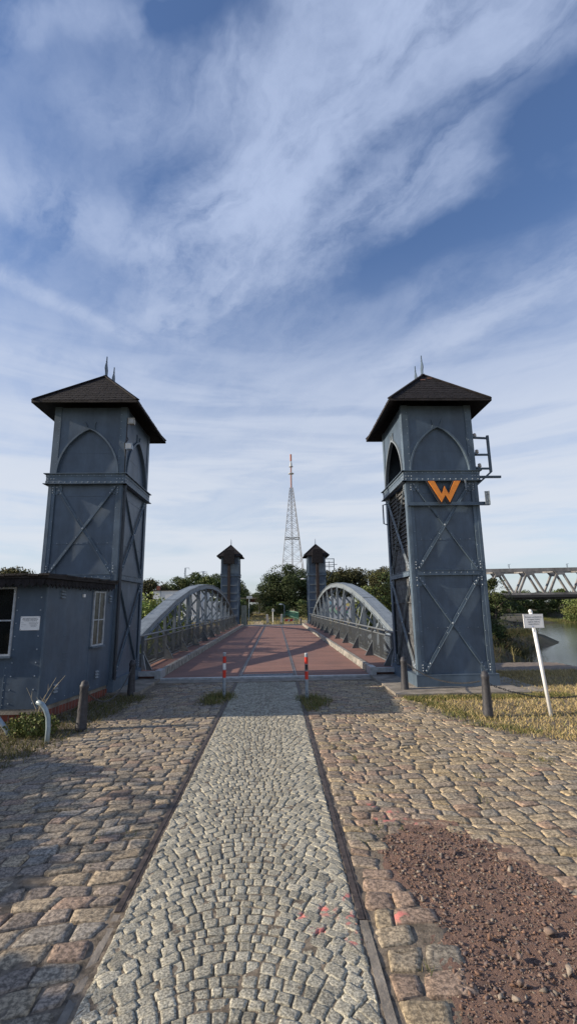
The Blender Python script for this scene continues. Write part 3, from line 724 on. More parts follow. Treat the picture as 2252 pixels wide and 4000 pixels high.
def shingles(b, p00, p10, p01, p11, rows, w, seed):
    """scalloped shingles on a slope: bottom edge p00-p10, top edge p01-p11"""
    p00, p10, p01, p11 = map(Vector, (p00, p10, p01, p11)); rr = random.Random(seed)
    nrm = (p10-p00).cross(p01-p00).normalized()
    if nrm.z < 0: nrm = -nrm
    for i in range(rows):
        t0 = i/rows; t1 = min(1, (i+1.25)/rows); a = p00.lerp(p01, t0); c = p10.lerp(p11, t0); a1 = p00.lerp(p01, t1); c1 = p10.lerp(p11, t1)
        L = (c-a).length
        if L < .04: continue
        n = max(1, int(round(L/w))); du = (c-a)/n; du1 = (c1-a1)/n; upd = ((a1+c1)/2-(a+c)/2)
        for k in range(n+1):
            o = (0 if i % 2 else .5)
            k0 = max(0, k-o); k1 = min(n, k+1-o)
            if k1-k0 < .2: continue
            q0 = a+du*k0; q1 = a+du*k1; t_ = a1+du1*k1; s_ = a1+du1*k0
            lift = nrm*(.010+rr.uniform(0, .006)); dd = (q1-q0)*.2; dn = upd*.14
            b.add([q0+dn+lift, q0+dd+lift, q1-dd+lift, q1+dn+lift, t_+nrm*.004, s_+nrm*.004, q0+dn, q0+dd, q1-dd, q1+dn],
                  [(0,1,2,3,4,5), (0,6,7,1), (1,7,8,2), (2,8,9,3)])
FIN = [(-.05,0),(-.075,.12),(-.085,.26),(-.04,.38),(-.02,.44),(-.03,.47),(-.015,.50),(-.012,.62),(.012,.62),(.015,.50),(.03,.47),(.02,.44),(.06,.34),(.075,.24),(.04,.16),(.03,.08),(.035,0)]
def tower(cx, cy, s, label, near=True, flip=1, special=None):
    """s: -1 when the bridge-side (inner) face looks to -x, +1 to +x; flip=-1 turns it round for the far end"""
    W, Dp = 1.77, 2.10; hw, hd = W/2, Dp/2
    root = empty('lift_tower', (cx, cy, 0), label, 'tower', 'riveted lift towers at the bridge corners')
    f = flip
    front = Face((cx-hw*1, cy-hd*f), (1, 0), (0, -f)); backf = Face((cx-hw, cy+hd*f), (1, 0), (0, f))
    lf = Face((cx-hw, cy-hd), (0, 1), (-1, 0)); rf = Face((cx+hw, cy-hd), (0, 1), (1, 0))
    inner, outer = (lf, rf) if s < 0 else (rf, lf)
    faces = [(front, W, 'front'), (backf, W, 'back'), (inner, Dp, 'inner'), (outer, Dp, 'outer')]
    RV = MB()
    # plinth
    b = MB(); b.box(cx-hw-.05, cx+hw+.05, cy-hd-.05, cy+hd+.05, .06, .31); b.box(cx-hw-.055, cx+hw+.055, cy-hd-.055, cy+hd+.055, .30, .315)
    b.build('plinth', M_paint, root)
    # corner columns
    cw = .165; c4 = []
    for ix in (-1, 1):
        for iy in (-1, 1):
            b = MB(); x = cx+ix*hw; y = cy+iy*hd
            b.box(min(x, x-ix*cw), max(x, x-ix*cw), min(y, y-iy*.02), max(y, y-iy*.02), .315, ZE+.03)
            b.box(min(x, x-ix*.02), max(x, x-ix*.02), min(y-iy*.021, y-iy*cw), max(y-iy*.021, y-iy*cw), .315, ZE+.03)
            e = .012  # cover strip along the outer edge
            b.box(min(x-ix*.02, x-ix*.085), max(x-ix*.02, x-ix*.085), min(y, y+iy*e), max(y, y+iy*e), .32, 4.80)
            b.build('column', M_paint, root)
    for (F, w_, kind) in faces:
        open_in = near and kind == 'inner' and special == 'W'
        ribs = (not near) and kind == 'back'
        rec = -.040
        # lower panel
        if not open_in:
            b = MB(); F.box(b, .05, w_-.05, rec-.02, rec, .315, 4.83)
            for z in ((3.40, 1.35, 4.55) if not ribs else ()): F.box(b, .16, w_-.16, rec, rec+.006, z-.035, z)
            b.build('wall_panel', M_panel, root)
            for z in (3.385, 1.335):
                for k in range(6): F.rivet(RV, .3+k*(w_-.6)/5, z, rec+.006, .008)
        else:
            b = MB(); F.box(b, .05, w_-.05, rec-.05, rec-.03, .315, 3.25); b.build('wood_panel', M_wood, root)
            b = MB()
            for z in np.arange(.42, 3.2, .13): F.box(b, .17, w_-.17, rec-.03, rec-.024, z, z+.118)
            for z in (1.17, 1.9, 2.6): F.box(b, .16, w_-.16, rec-.03, rec+.01, z, z+.03)
            b.build('board', M_wood, root)
            b = MB(); F.box(b, .05, w_-.05, rec-.09, rec-.07, 3.2, 4.83); 
            for z in np.arange(3.28, 4.66, .105):
                F.poly(b, [(.34, z), (w_-.34, z), (w_-.34, z+.02), (.34, z+.02)], rec-.07, rec-.005)
                F.poly(b, [(.34, z+.02), (w_-.34, z+.02), (w_-.34, z+.10), (.34, z+.10)], rec-.06, rec-.045)
            F.box(b, .16, .34, rec-.07, rec-.01, 3.2, 4.8); F.box(b, w_-.34, w_-.16, rec-.07, rec-.01, 3.2, 4.8); F.box(b, w_/2-.02, w_/2+.02, rec-.07, rec+.005, 3.2, 4.8)
            b.build('louvre', M_wood, root)
        # upper panel with pointed arch
        og = ogee(W if w_ == W else w_, 5.06, 1.14); ogo = ogee(w_, 5.06, 1.14, g=.045)
        top = ZE+.02
        if not ribs:
            b = MB()
            half = len(og)//2
            for i in range(len(og)-1):
                (a0, z0), (a1, z1) = og[i], og[i+1]
                F.poly(b, [(a0, z0), (a1, z1), (a1, top), (a0, top)], -.030, -.018)
            F.box(b, .05, og[0][0], -.030, -.018, 5.0, top); F.box(b, og[-1][0], w_-.05, -.030, -.018, 5.0, top)
            b.build('spandrel_plate', M_panel, root)
            b = MB(); b.strip(ogo, og, F.o, F.u, (0, 0, 1), F.n, -.064, .026)
            c_ = w_/2
            for sg in (-1, 1):
                b.strip([(c_+sg*.02, 6.225), (c_+sg*.07, 6.27), (c_+sg*.085, 6.32), (c_+sg*.125, 6.41)], [(c_+sg*.15, 6.16), (c_+sg*.12, 6.24), (c_+sg*.115, 6.31), (c_+sg*.14, 6.40)], F.o, F.u, (0, 0, 1), F.n, -.018, .012)
            b.build('pointed_arch', M_bridge if open_in else M_paint, root)
        if not open_in:
            b = MB(); F.box(b, .05, w_-.05, -.085, -.065, 4.83, top)
            F.box(b, .3, w_-.3, -.065, -.061, 5.60, 5.61)
            if ribs: F.box(b, .16, .17, -.066, -.02, 4.83, top)
            b.build('upper_panel', M_panel, root)
        else:
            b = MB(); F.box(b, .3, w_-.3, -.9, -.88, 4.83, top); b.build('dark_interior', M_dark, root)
        # belt
        b = MB(); F.box(b, -.05, w_+.05, -.02, .045, 4.815, 5.05); F.box(b, -.10, w_+.10, -.02, .095, 5.05, 5.066); F.box(b, -.10, w_+.10, -.02, .095, 4.80, 4.815)
        F.box(b, -.055, w_+.055, .045, .055, 4.815, 4.885); F.box(b, -.055, w_+.055, .045, .055, 4.985, 5.05)
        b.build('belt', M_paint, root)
        n = 14
        for k in range(n):
            u = .0+k*(w_)/(n-1); F.rivet(RV, u, 4.85, .055, .013); F.rivet(RV, u, 5.017, .055, .009)
        if kind == 'front' or kind == 'inner' or (kind == 'outer'):
            for u in (.0, .07, .14, w_-.14, w_-.07, w_): F.rivet(RV, u, 4.93, .045, .013)
        if ribs:
            b = MB()
            for z in (.9, 1.65, 2.4, 3.15, 3.9): F.box(b, .16, w_-.16, -.02, .05, z, z+.07)
            F.box(b, w_*.42-.02, w_*.42+.02, -.03, .015, .3, 4.8)
            b.build('cross_rib', M_bridge, root)
        else:
            # mid band
            b = MB(); F.box(b, .16, w_-.16, rec, .010, 2.53, 2.655); F.box(b, .16, w_-.16, .010, .026, 2.53, 2.542); F.box(b, .16, w_-.16, .010, .022, 2.645, 2.655)
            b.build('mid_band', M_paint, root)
            for k in range(9): F.rivet(RV, .3+k*(w_-.6)/8, 2.595, .010, .009)
            for (z0, z1) in ((2.68, 4.78), (.36, 2.51)):
                for d in (0, 1):
                    ua, ub = (.17, w_-.17) if d == 0 else (w_-.17, .17)
                    b = MB(); sg = 1 if ub > ua else -1
                    n0 = .0 if d == 0 else -.013
                    F.bar(b, ua, z0, ub, z1, .075, n0-.014, n0)
                    F.bar(b, ua+sg*.03, z0, ub+sg*.03, z1, .012, n0, n0+.02)
                    dz = z1-z0; du = ub-ua
                    for t in (.02, .055, .09, .91, .945, .98): F.rivet(RV, ua+du*t, z0+dz*t, n0, .017)
                    for t in (.25, .40, .6, .75): F.rivet(RV, ua+du*t, z0+dz*t, n0, .009)
                    for (uu, zz, tz) in ((ua, z0, 1), (ub, z1, -1)):
                        s2 = 1 if uu < w_/2 else -1
                        F.poly(b, [(uu-s2*.01, zz-tz*.03), (uu+s2*.15, zz-tz*.03), (uu+s2*.15, zz+tz*.12), (uu+s2*.05, zz+tz*.22), (uu-s2*.01, zz+tz*.22)], rec, -.020)
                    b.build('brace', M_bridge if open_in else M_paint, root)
                F.rivet(RV, w_/2, (z0+z1)/2, .002, .022)
            for (z0) in (4.72, 4.66, 4.6, 2.78, 2.84, 2.7, 2.48, 2.42, 2.3, .40, .46, .52):
                for u in (.12, w_-.12): F.rivet(RV, u, z0, .0 if z0 > 6 else .012, .014)
            for k in range(13):
                for u in (.145, w_-.145): F.rivet(RV, u, .6+k*.33, .0, .007)
            for k in range(9):
                for u in (.13, w_-.13): F.rivet(RV, u, 5.15+k*.18, .0, .007)
    RV.build('rivets', M_rivet, root)['kind'] = 'stuff'
    # roof
    x0, x1 = cx-hw-.38, cx+hw+.36; y0, y1 = cy-hd-.40, cy+hd+.40; zr = 8.0; ry0, ry1 = cy-.32, cy+.32
    b = MB(); hip_roof(b, x0, x1, y0, y1, ZE+.03, ry0, ry1, cx, zr); rf_ = b.build('roof', M_under, root)
    b = MB(); z_ = ZE+.032
    sl = [((x0,y0,z_),(x1,y0,z_),(cx,ry0,zr),(cx,ry0,zr)), ((x1,y0,z_),(x1,y1,z_),(cx,ry0,zr),(cx,ry1,zr)),
          ((x1,y1,z_),(x0,y1,z_),(cx,ry1,zr),(cx,ry1,zr)), ((x0,y1,z_),(x0,y0,z_),(cx,ry1,zr),(cx,ry0,zr))]
    for i, q in enumerate(sl): shingles(b, *q, 13, .15 if near else .2, i)
    for a, c in (((x0,y0,z_),(cx,ry0,zr)), ((x1,y0,z_),(cx,ry0,zr)), ((x1,y1,z_),(cx,ry1,zr)), ((x0,y1,z_),(cx,ry1,zr)), ((cx,ry0,zr),(cx,ry1,zr))): b.beam(a, c, .10, .03, off=(0, 0, .018))
    b.build('shingles', M_roof, rf_, recalc=False)
    b = MB()
    for (a, c) in (((x0,y0),(x1,y0)), ((x1,y0),(x1,y1)), ((x1,y1),(x0,y1)), ((x0,y1),(x0,y0))): b.beam((*a, ZE+.0), (*c, ZE+.0), .02, .05)
    b.build('eave_trim', M_tar, rf_)
    for yy in (ry0+.03, ry1-.03):
        b = MB(); b.prism([(u*1.3, v*1.0) for u, v in FIN], (cx, yy, zr-.02), (0, -1 if yy < cy else 1, 0), (0, 0, 1), (1, 0, 0), -.010, .010)
        b.build('finial', M_paint, root)
    # hood and guide on the bridge side
    yb = cy+hd*f; o = MB(); xm = cx+(-.05*s)
    Bf = Face((xm-.5, yb), (1, 0), (0, f))
    pts = [(.0, 6.9), (1.0, 6.9), (1.03, 6.3), (.9, 6.02), (.1, 6.02), (-.03, 6.3)]
    o.prism([(0.03, 7.35), (.97, 7.35), (1.06, 6.0), (-.06, 6.0)], Bf.p(0, 0, 0), (1, 0, 0), (0, 0, 1), (0, f, 0), .30, .62)
    shing = o.build('hood', M_roof, root)
    o = MB(); Bf.box(o, .37, .63, .12, .42, .2, 6.4); o.build('guide_rail', M_rust, root)
    return root, front, backf, inner, outer
RTc, LTc = (4.065, 11.92), (-4.53, 12.0)
rt, rF, rB, rI, rO = tower(*RTc, -1, 'right front blue-grey riveted tower carrying the orange letter', special='W')
lt, lF, lB, lI, lO = tower(*LTc, 1, 'left front blue-grey riveted tower standing behind the hut')
# two reddish bare spots near the top of the right roof
for x, tt in ((4.17, .83), (3.95, .76)):
    b = MB(); y = 10.47+1.13*tt; z = 6.79+1.21*tt; b.prism([(-.075, -.02), (.075, -.02), (.07, .02), (-.06, .02)], (x, y, z+.012), (1, 0, 0), (0, .68, .73), (0, -.73, .68), 0, .012)
    b.build('bare_shingle', mat('faded_shingle', (.22, .10, .07), .9), rt)
# extras on the right tower
def rp(x, z): return (x-(RTc[0]-.885), z)
b = MB(); Wp = [(3.69,4.78),(3.84,4.78),(4.00,4.45),(4.08,4.65),(4.17,4.45),(4.33,4.78),(4.48,4.78),(4.185,4.26),(4.085,4.43),(3.985,4.26)]
back_poly = [(3.65,4.80),(3.86,4.80),(3.995,4.52),(4.08,4.70),(4.17,4.52),(4.31,4.80),(4.52,4.80),(4.22,4.225),(4.13,4.225),(4.085,4.33),(4.03,4.225),(3.945,4.225)]
def tri_prism(b, pts, F, n0, n1):
    from mathutils.geometry import tessellate_polygon
    k = len(pts); b.add([F.p(u, n0, z) for u, z in pts]+[F.p(u, n1, z) for u, z in pts],
          [tuple(t) for t in tessellate_polygon([[Vector((u, z, 0)) for u, z in pts]])]+[tuple(i+k for i in t) for t in tessellate_polygon([[Vector((u, z, 0)) for u, z in pts]])]+[(i, (i+1) % k, k+(i+1) % k, k+i) for i in range(k)])
tri_prism(b, [rp(x-.012, z-.004) for x, z in back_poly], rF, .09, .115); sg = b.build('letter_sign', M_black, rt)
b = MB(); tri_prism(b, [rp(*p) for p in Wp], rF, .117, .135); b.build('letter_face', M_orange, sg)
b = MB(); rF.box(b, .0, 1.97, .02, .09, 4.19, 4.202); rF.box(b, .0, 1.97, .012, .024, 4.202, 4.285); b.build('cross_bar', M_paint, rt)
b = MB(); rF.box(b, 1.885, 1.975, .07, .09, 4.20, 4.53); rF.box(b, 1.975, 1.99, .02, .11, 4.19, 4.535); rF.rivet(b, 1.93, 4.3, .09, .012); rF.rivet(b, 1.93, 4.46, .09, .012); b.build('bar_end_plate', M_bridge, rt)
b = MB(); rF.box(b, 1.41, 1.445, .10, .115, 4.60, 4.82); b.build('small_bracket', M_bridge, rt)
# insulator bracket on the outer side
x0 = 4.95; y_ = 12.2; b = MB()
for z0, z1 in ((6.45, 6.40), (5.92, 5.92), (5.52, 5.52)):
    b.beam((x0, y_, z0), (5.98, y_, z1), .05, .05)
    b.beam((x0, y_-.5, z0), (5.6, y_-.05, z1), .04, .04)
b.beam((5.96, y_, 6.48), (5.96, y_, 5.42), .06, .06); b.beam((5.96, y_, 5.42), (5.35, y_, 4.9), .045, .045); b.beam((x0, y_, 5.28), (6.22, y_, 5.28), .06, .06); b.beam((x0, y_, 5.0), (5.42, y_, 4.97), .05, .05)
ib = b.build('insulator_bracket', M_paint, rt)
for (x, z) in ((5.60, 6.45), (5.62, 5.97), (5.66, 5.57), (5.28, 5.97), (5.28, 5.57)):
    b = MB(); b.lathe((x, y_, z-.02), [(0, .02), (.02, .05), (.05, .055), (.06, .03), (.075, .048), (.10, .045), (.12, .02)], 10); b.build('insulator', M_cream, ib, smooth=True)
b = MB(); X_ = RTc[0]-.885-.10; b.tube([(X_+.1, 12.9, 4.68), (X_, 12.9, 4.66), (X_, 12.9, 4.12), (X_+.1, 12.9, 4.09)], .02, 8); b.build('handle', M_paint, rt)
# gearbox arm plates inside upper opening
b = MB(); rI.box(b, .95, 1.05, -.5, -.45, 5.06, 5.35); b.build('pulley_bracket', M_bridge, rt)
# floodlights on the left tower
xi = LTc[0]+.885
for z, y in ((6.42, 11.05), (5.74, 10.98)):
    b = MB(); b.box(xi, xi+.06, y-.02, y+.02, z-.02, z+.02); b.box(xi+.05, xi+.17, y-.08, y+.03, z-.06, z+.06); b.prism([(-.08, -.08), (.08, -.08), (.08, .08), (-.08, .08)], (xi+.11, y-.10, z), (1, 0, 0), (0, 0, 1), (0, -1, 0), 0, .02)
    fl = b.build('floodlight', mat('lamp_housing', (.34, .33, .30), .5) if z > 6 else M_galv, lt)
    b = MB(); b.box(xi+.05, xi+.17, y-.126, y-.121, z-.055, z+.055); b.build('lens', M_frame, fl)
b = MB(); b.tube([(xi+.03, 10.97, 6.0), (xi+.06, 10.95, 5.93), (xi-.02, 10.95, 5.85), (xi+.02, 10.95, 5.5)], .012, 6); b.tube([(xi+.012, 10.96, 5.0), (xi+.012, 10.96, 6.5)], .014, 6); b.build('cable', M_black, lt)
b = MB(); b.tube([(xi+.04, 11.0, .3), (xi+.04, 11.0, 4.79)], .035, 8); b.build('drain_pipe', mat('dark_pipe', (.03, .04, .055), .5), lt)
# far towers
fl_, fF, fB, fI, fO = tower(-4.48, 47.3, 1, 'left far tower, small and dark, with a brown guide rail under its hood', near=False, flip=-1)
fr_ = tower(4.10, 47.3, -1, 'right far tower, small and dark, beside the central tree', near=False, flip=-1)[0]
b = MB(); yq = 47.5
for z in (6.55, 6.2, 5.75): b.beam((4.98, yq, z), (6.0, yq, z), .06, .06)
b.beam((5.98, yq, 6.6), (5.98, yq, 5.4), .07, .07); b.beam((5.5, yq, 6.3), (5.5, yq, 5.4), .05, .05); b.beam((4.98, yq, 4.0), (6.1, yq, 5.6), .05, .05); b.beam((5.0, yq, 5.9), (6.3, yq, 5.98), .05, .05)
b.build('insulator_bracket', M_paint, fr_)

# concrete slabs
b = MB(); b.box(2.48, 5.28, 10.06, 13.45, -.3, .06); b.box(5.28, 5.85, 10.3, 12.4, -.3, .02)
tag(b.build('tower_slab', M_conc), 'worn concrete slab under the right front tower', 'slab', kind='structure')
b = MB(); b.box(-6.0, -3.02, 10.85, 13.45, -.3, .061)
tag(b.build('tower_slab', M_conc), 'concrete slab under the left front tower', 'slab', kind='structure')
b = MB(); b.box(-6.5, 6.5, 45.6, 49.5, -1.5, .03)
tag(b.build('far_abutment', M_conc), 'concrete abutment at the far end of the bridge', 'abutment', kind='structure')
b = MB(); b.box(-6.5, 5.9, 12.85, 14.2, -4.5, -.02); b.box(5.9, 9.2, 13.3, 13.7, -4.5, -.04)
tag(b.build('quay_wall', M_conc), 'stone quay wall below the near end of the bridge', 'wall', kind='structure')
noisy_sheet('quay_paving', 5.0, 9.0, 13.5, 17.6, .12, lambda X, Y: -0.02+.012*np.sin(X*17)*np.sin(Y*19)-.25*sstep(15.2, 17.5, Y), mat('quay_stone', (.23, .18, .14), .9, 0, .3, 12, .8, 16, col2=(.12, .10, .08)), 'sloping stone paving of the quay beside the right tower', 'paving', lambda x, y: (y < 17.5-.55*(x-5)) )

# ------------------------------------------------------------------ bridge
Y0, Y1 = 12.84, 45.6; KL, KR = -3.02, 2.50
br = empty('arch_bridge', (0, Y0, 0), 'grey steel arch bridge with a red-brown deck between the four towers', 'bridge')
b = MB(); b.box(KL, -1.02, Y0+.12, Y1-.1, -.12, .05); b.box(-.93, .47, Y0+.62, Y1-.1, -.12, .05); b.box(.56, KR, Y0+.12, Y1-.1, -.12, .05)
b.build('deck', M_deck, br)
b = MB(); b.box(KL-.9, KL-.14, Y0+.12, Y1-.1, .0, .215); b.build('walkway', M_deck, br)
b = MB(); b.box(KR+.14, KR+.95, Y0+.12, Y1-.1, .0, .215); b.build('walkway', M_deck, br)
for q in ((KL-.02, KR+.02, Y0, Y0+.115, -.10, .058), (KL-.1, KR+.1, Y1-.1, Y1+.1, -.1, .058)): b = MB(); b.box(*q); b.build('end_sill', M_endplate, br)
for sgn, K in ((-1, KL), (1, KR)):
    a, c = (K-.125, K-.01) if sgn < 0 else (K+.01, K+.125)
    b = MB(); b.box(a, c, Y0+.02, Y1-.1, -.1, .245)
    b.build('kerb', M_kerb, br)
    b = MB(); lo_, hi_ = (K-.95, K-.01) if sgn < 0 else (K+.01, K+.95)
    b.box(lo_, hi_, Y0-.012, Y0+.115, .12, .235); (b.box(K-.15, K+.01, Y0-.015, Y0+.5, -.10, .252) if sgn < 0 else b.box(K-.01, K+.15, Y0-.015, Y0+.5, -.10, .252)); b.build('walkway_edge', M_endplate, br)
for x in (-.975, .515):
    b = MB(); b.box(x-.045, x-.020, Y0+.12, Y1-.1, -.1, .056); b.box(x-.005, x+.045, Y0+.12, Y1-.1, -.1, .058); b.box(x-.02, x-.005, Y0+.12, Y1-.1, -.1, .02)
    b.build('rail', mat('deck_rail_steel', (.15, .14, .145), .55, .2, .2), br)
b = MB()
for x in np.arange(-.92, .465, .045): b.box(x, x+.008, Y0+.13, Y0+.61, .0, .05)
for y in np.arange(Y0+.13, Y0+.62, .08): b.box(-.925, .465, y, y+.006, .005, .047)
b.box(-.93, .47, Y0+.12, Y0+.62, -.05, -.03)
b.build('drain_grating', M_galv, br)
NOD = [16.2+2.73*k for k in range(-1, 12)]; YC = (NOD[0]+NOD[-1])/2
def ztop(y): return 3.22-.0088*(y-YC)**2
def truss(xin, sgn):
    xo = xin+sgn*.44; xm = (xin+xo)/2
    root = MB()
    # chord: top plate, two side webs, riveted
    ys = NOD
    P_ = [(y, ztop(y)) for y in ys]
    P_[0] = (13.0, max(.35, ztop(13.0)+.1)); P_[-1] = (46.2, max(.35, ztop(46.2)))
    for i in range(len(P_)-1):
        (ya, za), (yb, zb) = P_[i], P_[i+1]
        root.beam((xm, ya, za-.012), (xm, yb, zb-.012), .48, .024)
        for xx in (xin+sgn*.03, xo-sgn*.03):
            root.beam((xx, ya, za-.13), (xx, yb, zb-.13), .02, .21)
            root.beam((xx-(.02 if xx == xin+sgn*.03 else -.02)*sgn, ya, za-.235), (xx-(.02 if xx == xin+sgn*.03 else -.02)*sgn, yb, zb-.235), .07, .02)
        if i % 2 == 0 and 0 < i: root.beam((xm-.265, ya+.0, za+.006), (xm+.265, ya+.0, za+.006), .05, .012)
    arch = root.build('truss_arch', M_bridge, br)
    rv = MB()
    for i in range(0, 6):
        (ya, za), (yb, zb) = P_[i], P_[i+1]; L = math.hypot(yb-ya, zb-za); n = int(L/.16)
        for k in range(n):
            t = (k+.5)/n; y = ya+(yb-ya)*t; z = za+(zb-za)*t+.004
            for du in (-.21, -.12, .12, .21):
                r_ = .013; rv.add([(xm+du-r_, y-r_, z-.004), (xm+du+r_, y-r_, z-.004), (xm+du+r_, y+r_, z-.004), (xm+du-r_, y+r_, z-.004), (xm+du, y, z+.009)], [(0,1,4),(1,2,4),(2,3,4),(3,0,4)])
    rv.build('rivets', M_paint, arch)['kind'] = 'stuff'
    # lower chord
    b = MB()
    for xx in (xin+sgn*.03, xo-sgn*.03): b.box(xx-.012, xx+.012, 13.0, 46.2, -.25, .22); b.box(xx-.05, xx+.05, 13.0, 46.2, .22, .235)
    b.build('lower_chord', M_bridge, arch)
    for k, y in enumerate(NOD[1:-1]):
        zt = ztop(y)-.2; 
        for xx in (xin+sgn*.035, xo-sgn*.035):
            b = MB(); b.box(xx-.018, xx+.018, y-.055, y-.04, .1, zt); b.box(xx-.018, xx+.018, y+.04, y+.055, .1, zt); b.box(xx-.006, xx+.006, y-.054, y+.054, .1, zt); b.box(xx-.055, xx+.055, y-.060, y-.052, .1, zt); b.box(xx-.055, xx+.055, y+.052, y+.060, .1, zt)
            b.prism([(-.17, zt+.12), (.17, zt+.12), (.14, zt-.25), (.05, zt-.38), (-.05, zt-.38), (-.14, zt-.25)], (xx, y, 0), (0, 1, 0), (0, 0, 1), (1, 0, 0), -.004, .004)
            b.build('upright', M_bridge, arch)
        b = MB(); n = max(2, int((zt-.2)/.42)); h = (zt-.2)/n
        for q in range(n):
            z0 = .2+q*h; a, c = (xin+sgn*.04, xo-sgn*.04); a, c = (a, c) if q % 2 else (c, a)
            b.beam((a, y, z0), (c, y, z0+h), .02, .085, upv=(0, 0, 1))
        b.build('lacing', M_bridge, arch)
    for k in range(len(NOD)-1):
        ya, yb = (NOD[k], NOD[k+1]) if NOD[k]+NOD[k+1] < 2*YC else (NOD[k+1], NOD[k])
        if k in (0, len(NOD)-2): continue
        for xx in (xin+sgn*.012, xo-sgn*.012):
            b = MB(); b.beam((xx, ya, ztop(ya)-.25), (xx, yb, .15), .012, .085, upv=(0, 0, 1)); 
            b.build('diagonal', M_bridge, arch)
    return arch
truss(3.52, 1); truss(-3.95, -1)
def railing(x, sgn):
    """sgn +1: right side, braces lean towards the deck (-x)"""
    b = MB(); b.tube([(x, 13.0, 1.12), (x, 45.6, 1.12)], .028, 8)
    rl = b.build('hand_railing', M_rail, br)
    ys = [13.35+2.73*k for k in range(0, 13)]
    ys = [y for y in ys if y < 45.8]
    for y in ys:
        b = MB(); b.box(x-.03, x+.03, y-.045, y-.035, .2, 1.08); b.box(x-.03, x+.03, y+.035, y+.045, .2, 1.08); b.box(x-.012, x+.012, y-.03, y+.03, 1.0, 1.10); b.box(x-.012, x+.012, y-.03, y+.03, .55, .62)
        b.prism([(0, .215), (-.26*sgn, .215), (-.26*sgn, .23), (-.0, .70)], (x-.02*sgn, y, 0), (1, 0, 0), (0, 0, 1), (0, 1, 0), -.006, .006)
        b.beam((x-.28*sgn, y, .22), (x-.02*sgn, y, .70), .055, .012, upv=(0, 0, 1))
        b.build('post', M_rail, rl)
    for i in range(len(ys)-1):
        a, c = ys[i]+.10, ys[i+1]-.10; b = MB()
        for z in (.27, .99): b.box(x-.018, x+.018, a, c, z-.018, z+.018)
        for y in (a, c): b.box(x-.018, x+.018, y-.018, y+.018, .25, 1.01)
        b.mi = 1; z = .30
        while z < .98: b.box(x-.003, x+.003, a, c, z, z+.0115); z += .0205
        for y in np.arange(a+.15, c, .15): b.box(x-.005, x-.002, y, y+.006, .27, .99)
        b.build('mesh_panel', [M_rail, M_mesh], rl)
railing(3.25, 1); railing(-3.66, -1)
for x, s in ((3.36, 1), (-3.72, -1)):
    b = MB(); b.prism([(0, .10), (.26, .10), (.12, .62), (-.02, .66)], (x+.0*s, 13.35, 0), (-s*.9, -.35, 0), (0, 0, 1), (.35*s, -.9, 0), -.02, .02)
    b.build('end_plate', M_endplate, br)

# ------------------------------------------------------------------ hut on the left
hx, hy = -4.02, 8.43
hut = empty('watch_hut', (hx, hy, 0), 'low blue-grey metal hut with dark felt roof and brick base on the left', 'hut')
HF = Face((-8.4, hy), (1, 0), (0, -1)); HS = Face((hx, hy), (.1275, .9918), (.9918, -.1275)); LW = 8.4-4.02; SL = 2.52
def foot(b, d, z0, z1, dy=0, yb=10.93):
    b.prism([(-8.4-d, hy-dy), (hx+d, hy-dy), (-3.70+d, yb), (-8.4-d, yb)], (0, 0, 0), (1, 0, 0), (0, 1, 0), (0, 0, 1), z0, z1)
b = MB(); foot(b, 0, .23, 2.36); hb = b.build('wall', M_panel, hut)
b = MB(); HF.box(b, LW-.62, LW-.60, 0, .004, .25, 1.0); HF.box(b, LW-.02, LW+.006, 0, .006, .23, 2.3); HS.box(b, 0, .03, 0, .006, .23, 2.3); HS.box(b, 1.55, 1.56, 0, .004, .25, 2.3); HS.box(b, .38, .42, 0, .005, .72, .725)
for z in (.95, 1.06, 1.38): HS.box(b, .62, .80, 0, .006, z, z+.012)
b.build('seam_strips', M_paint, hut)
b = MB()
for z in np.arange(.32, 2.3, .22):
    HF.rivet(b, LW-.09, z, 0, .012); HF.rivet(b, LW-.49, z, 0, .010)
for z in np.arange(.3, 1.0, .12): HF.rivet(b, LW-.59, z, 0, .008)
for u in np.arange(.2, 2.3, .3): HS.rivet(b, u, .30, 0, .007)
b.build('rivets', M_rivet, hut)
b = MB(); foot(b, -.02, -.12, .145, -.03); b.build('brick_base', M_brick, hut)
b = MB(); foot(b, -.035, .145, .23, -.005); b.build('concrete_sill', M_conc, hut)
# roof: flat felt roof with shingled fascia
b = MB(); foot(b, .12, 2.40, 2.47, .28, 10.82)
for i, x in enumerate(np.arange(-8.6, hx+.1, .19)): b.beam((x, hy-.29, 2.462), (x+.18, hy-.29, 2.462+.012*math.sin(i*2.1)), .05, .035)
for i, y in enumerate(np.arange(hy-.28, 10.8, .3)): b.beam((hx+.13+.1285*(y-hy), y, 2.465), (hx+.13+.1285*(y+.28-hy), y+.28, 2.465+.014*math.sin(i*1.7)), .05, .035)
hr = b.build('roof', M_tar, hut)
b = MB(); b.box(-8.55, hx+.10, hy-.25, hy-.21, 2.30, 2.40); HS.box(b, -.24, 2.35, .06, .10, 2.30, 2.40)
for i, x in enumerate(np.arange(-8.5, hx+.05, .13)): b.prism([(0, 0), (.06, -.06-.01*(i % 3)), (.125, 0), (.125, .08), (0, .08)], (x, hy-.26, 2.31), (1, 0, 0), (0, 0, 1), (0, -1, 0), -.006, .008)
for i, y in enumerate(np.arange(hy-.22, 10.65, .13)): b.prism([(0, 0), (.06, -.06-.01*(i % 3)), (.125, 0), (.125, .08), (0, .08)], HS.p(y-hy, .11, 2.31), HS.u, (0, 0, 1), HS.n, -.006, .008)
foot(b, .02, 2.36, 2.395, .2, 10.86)
b.build('fascia_shingles', M_roof, hr)
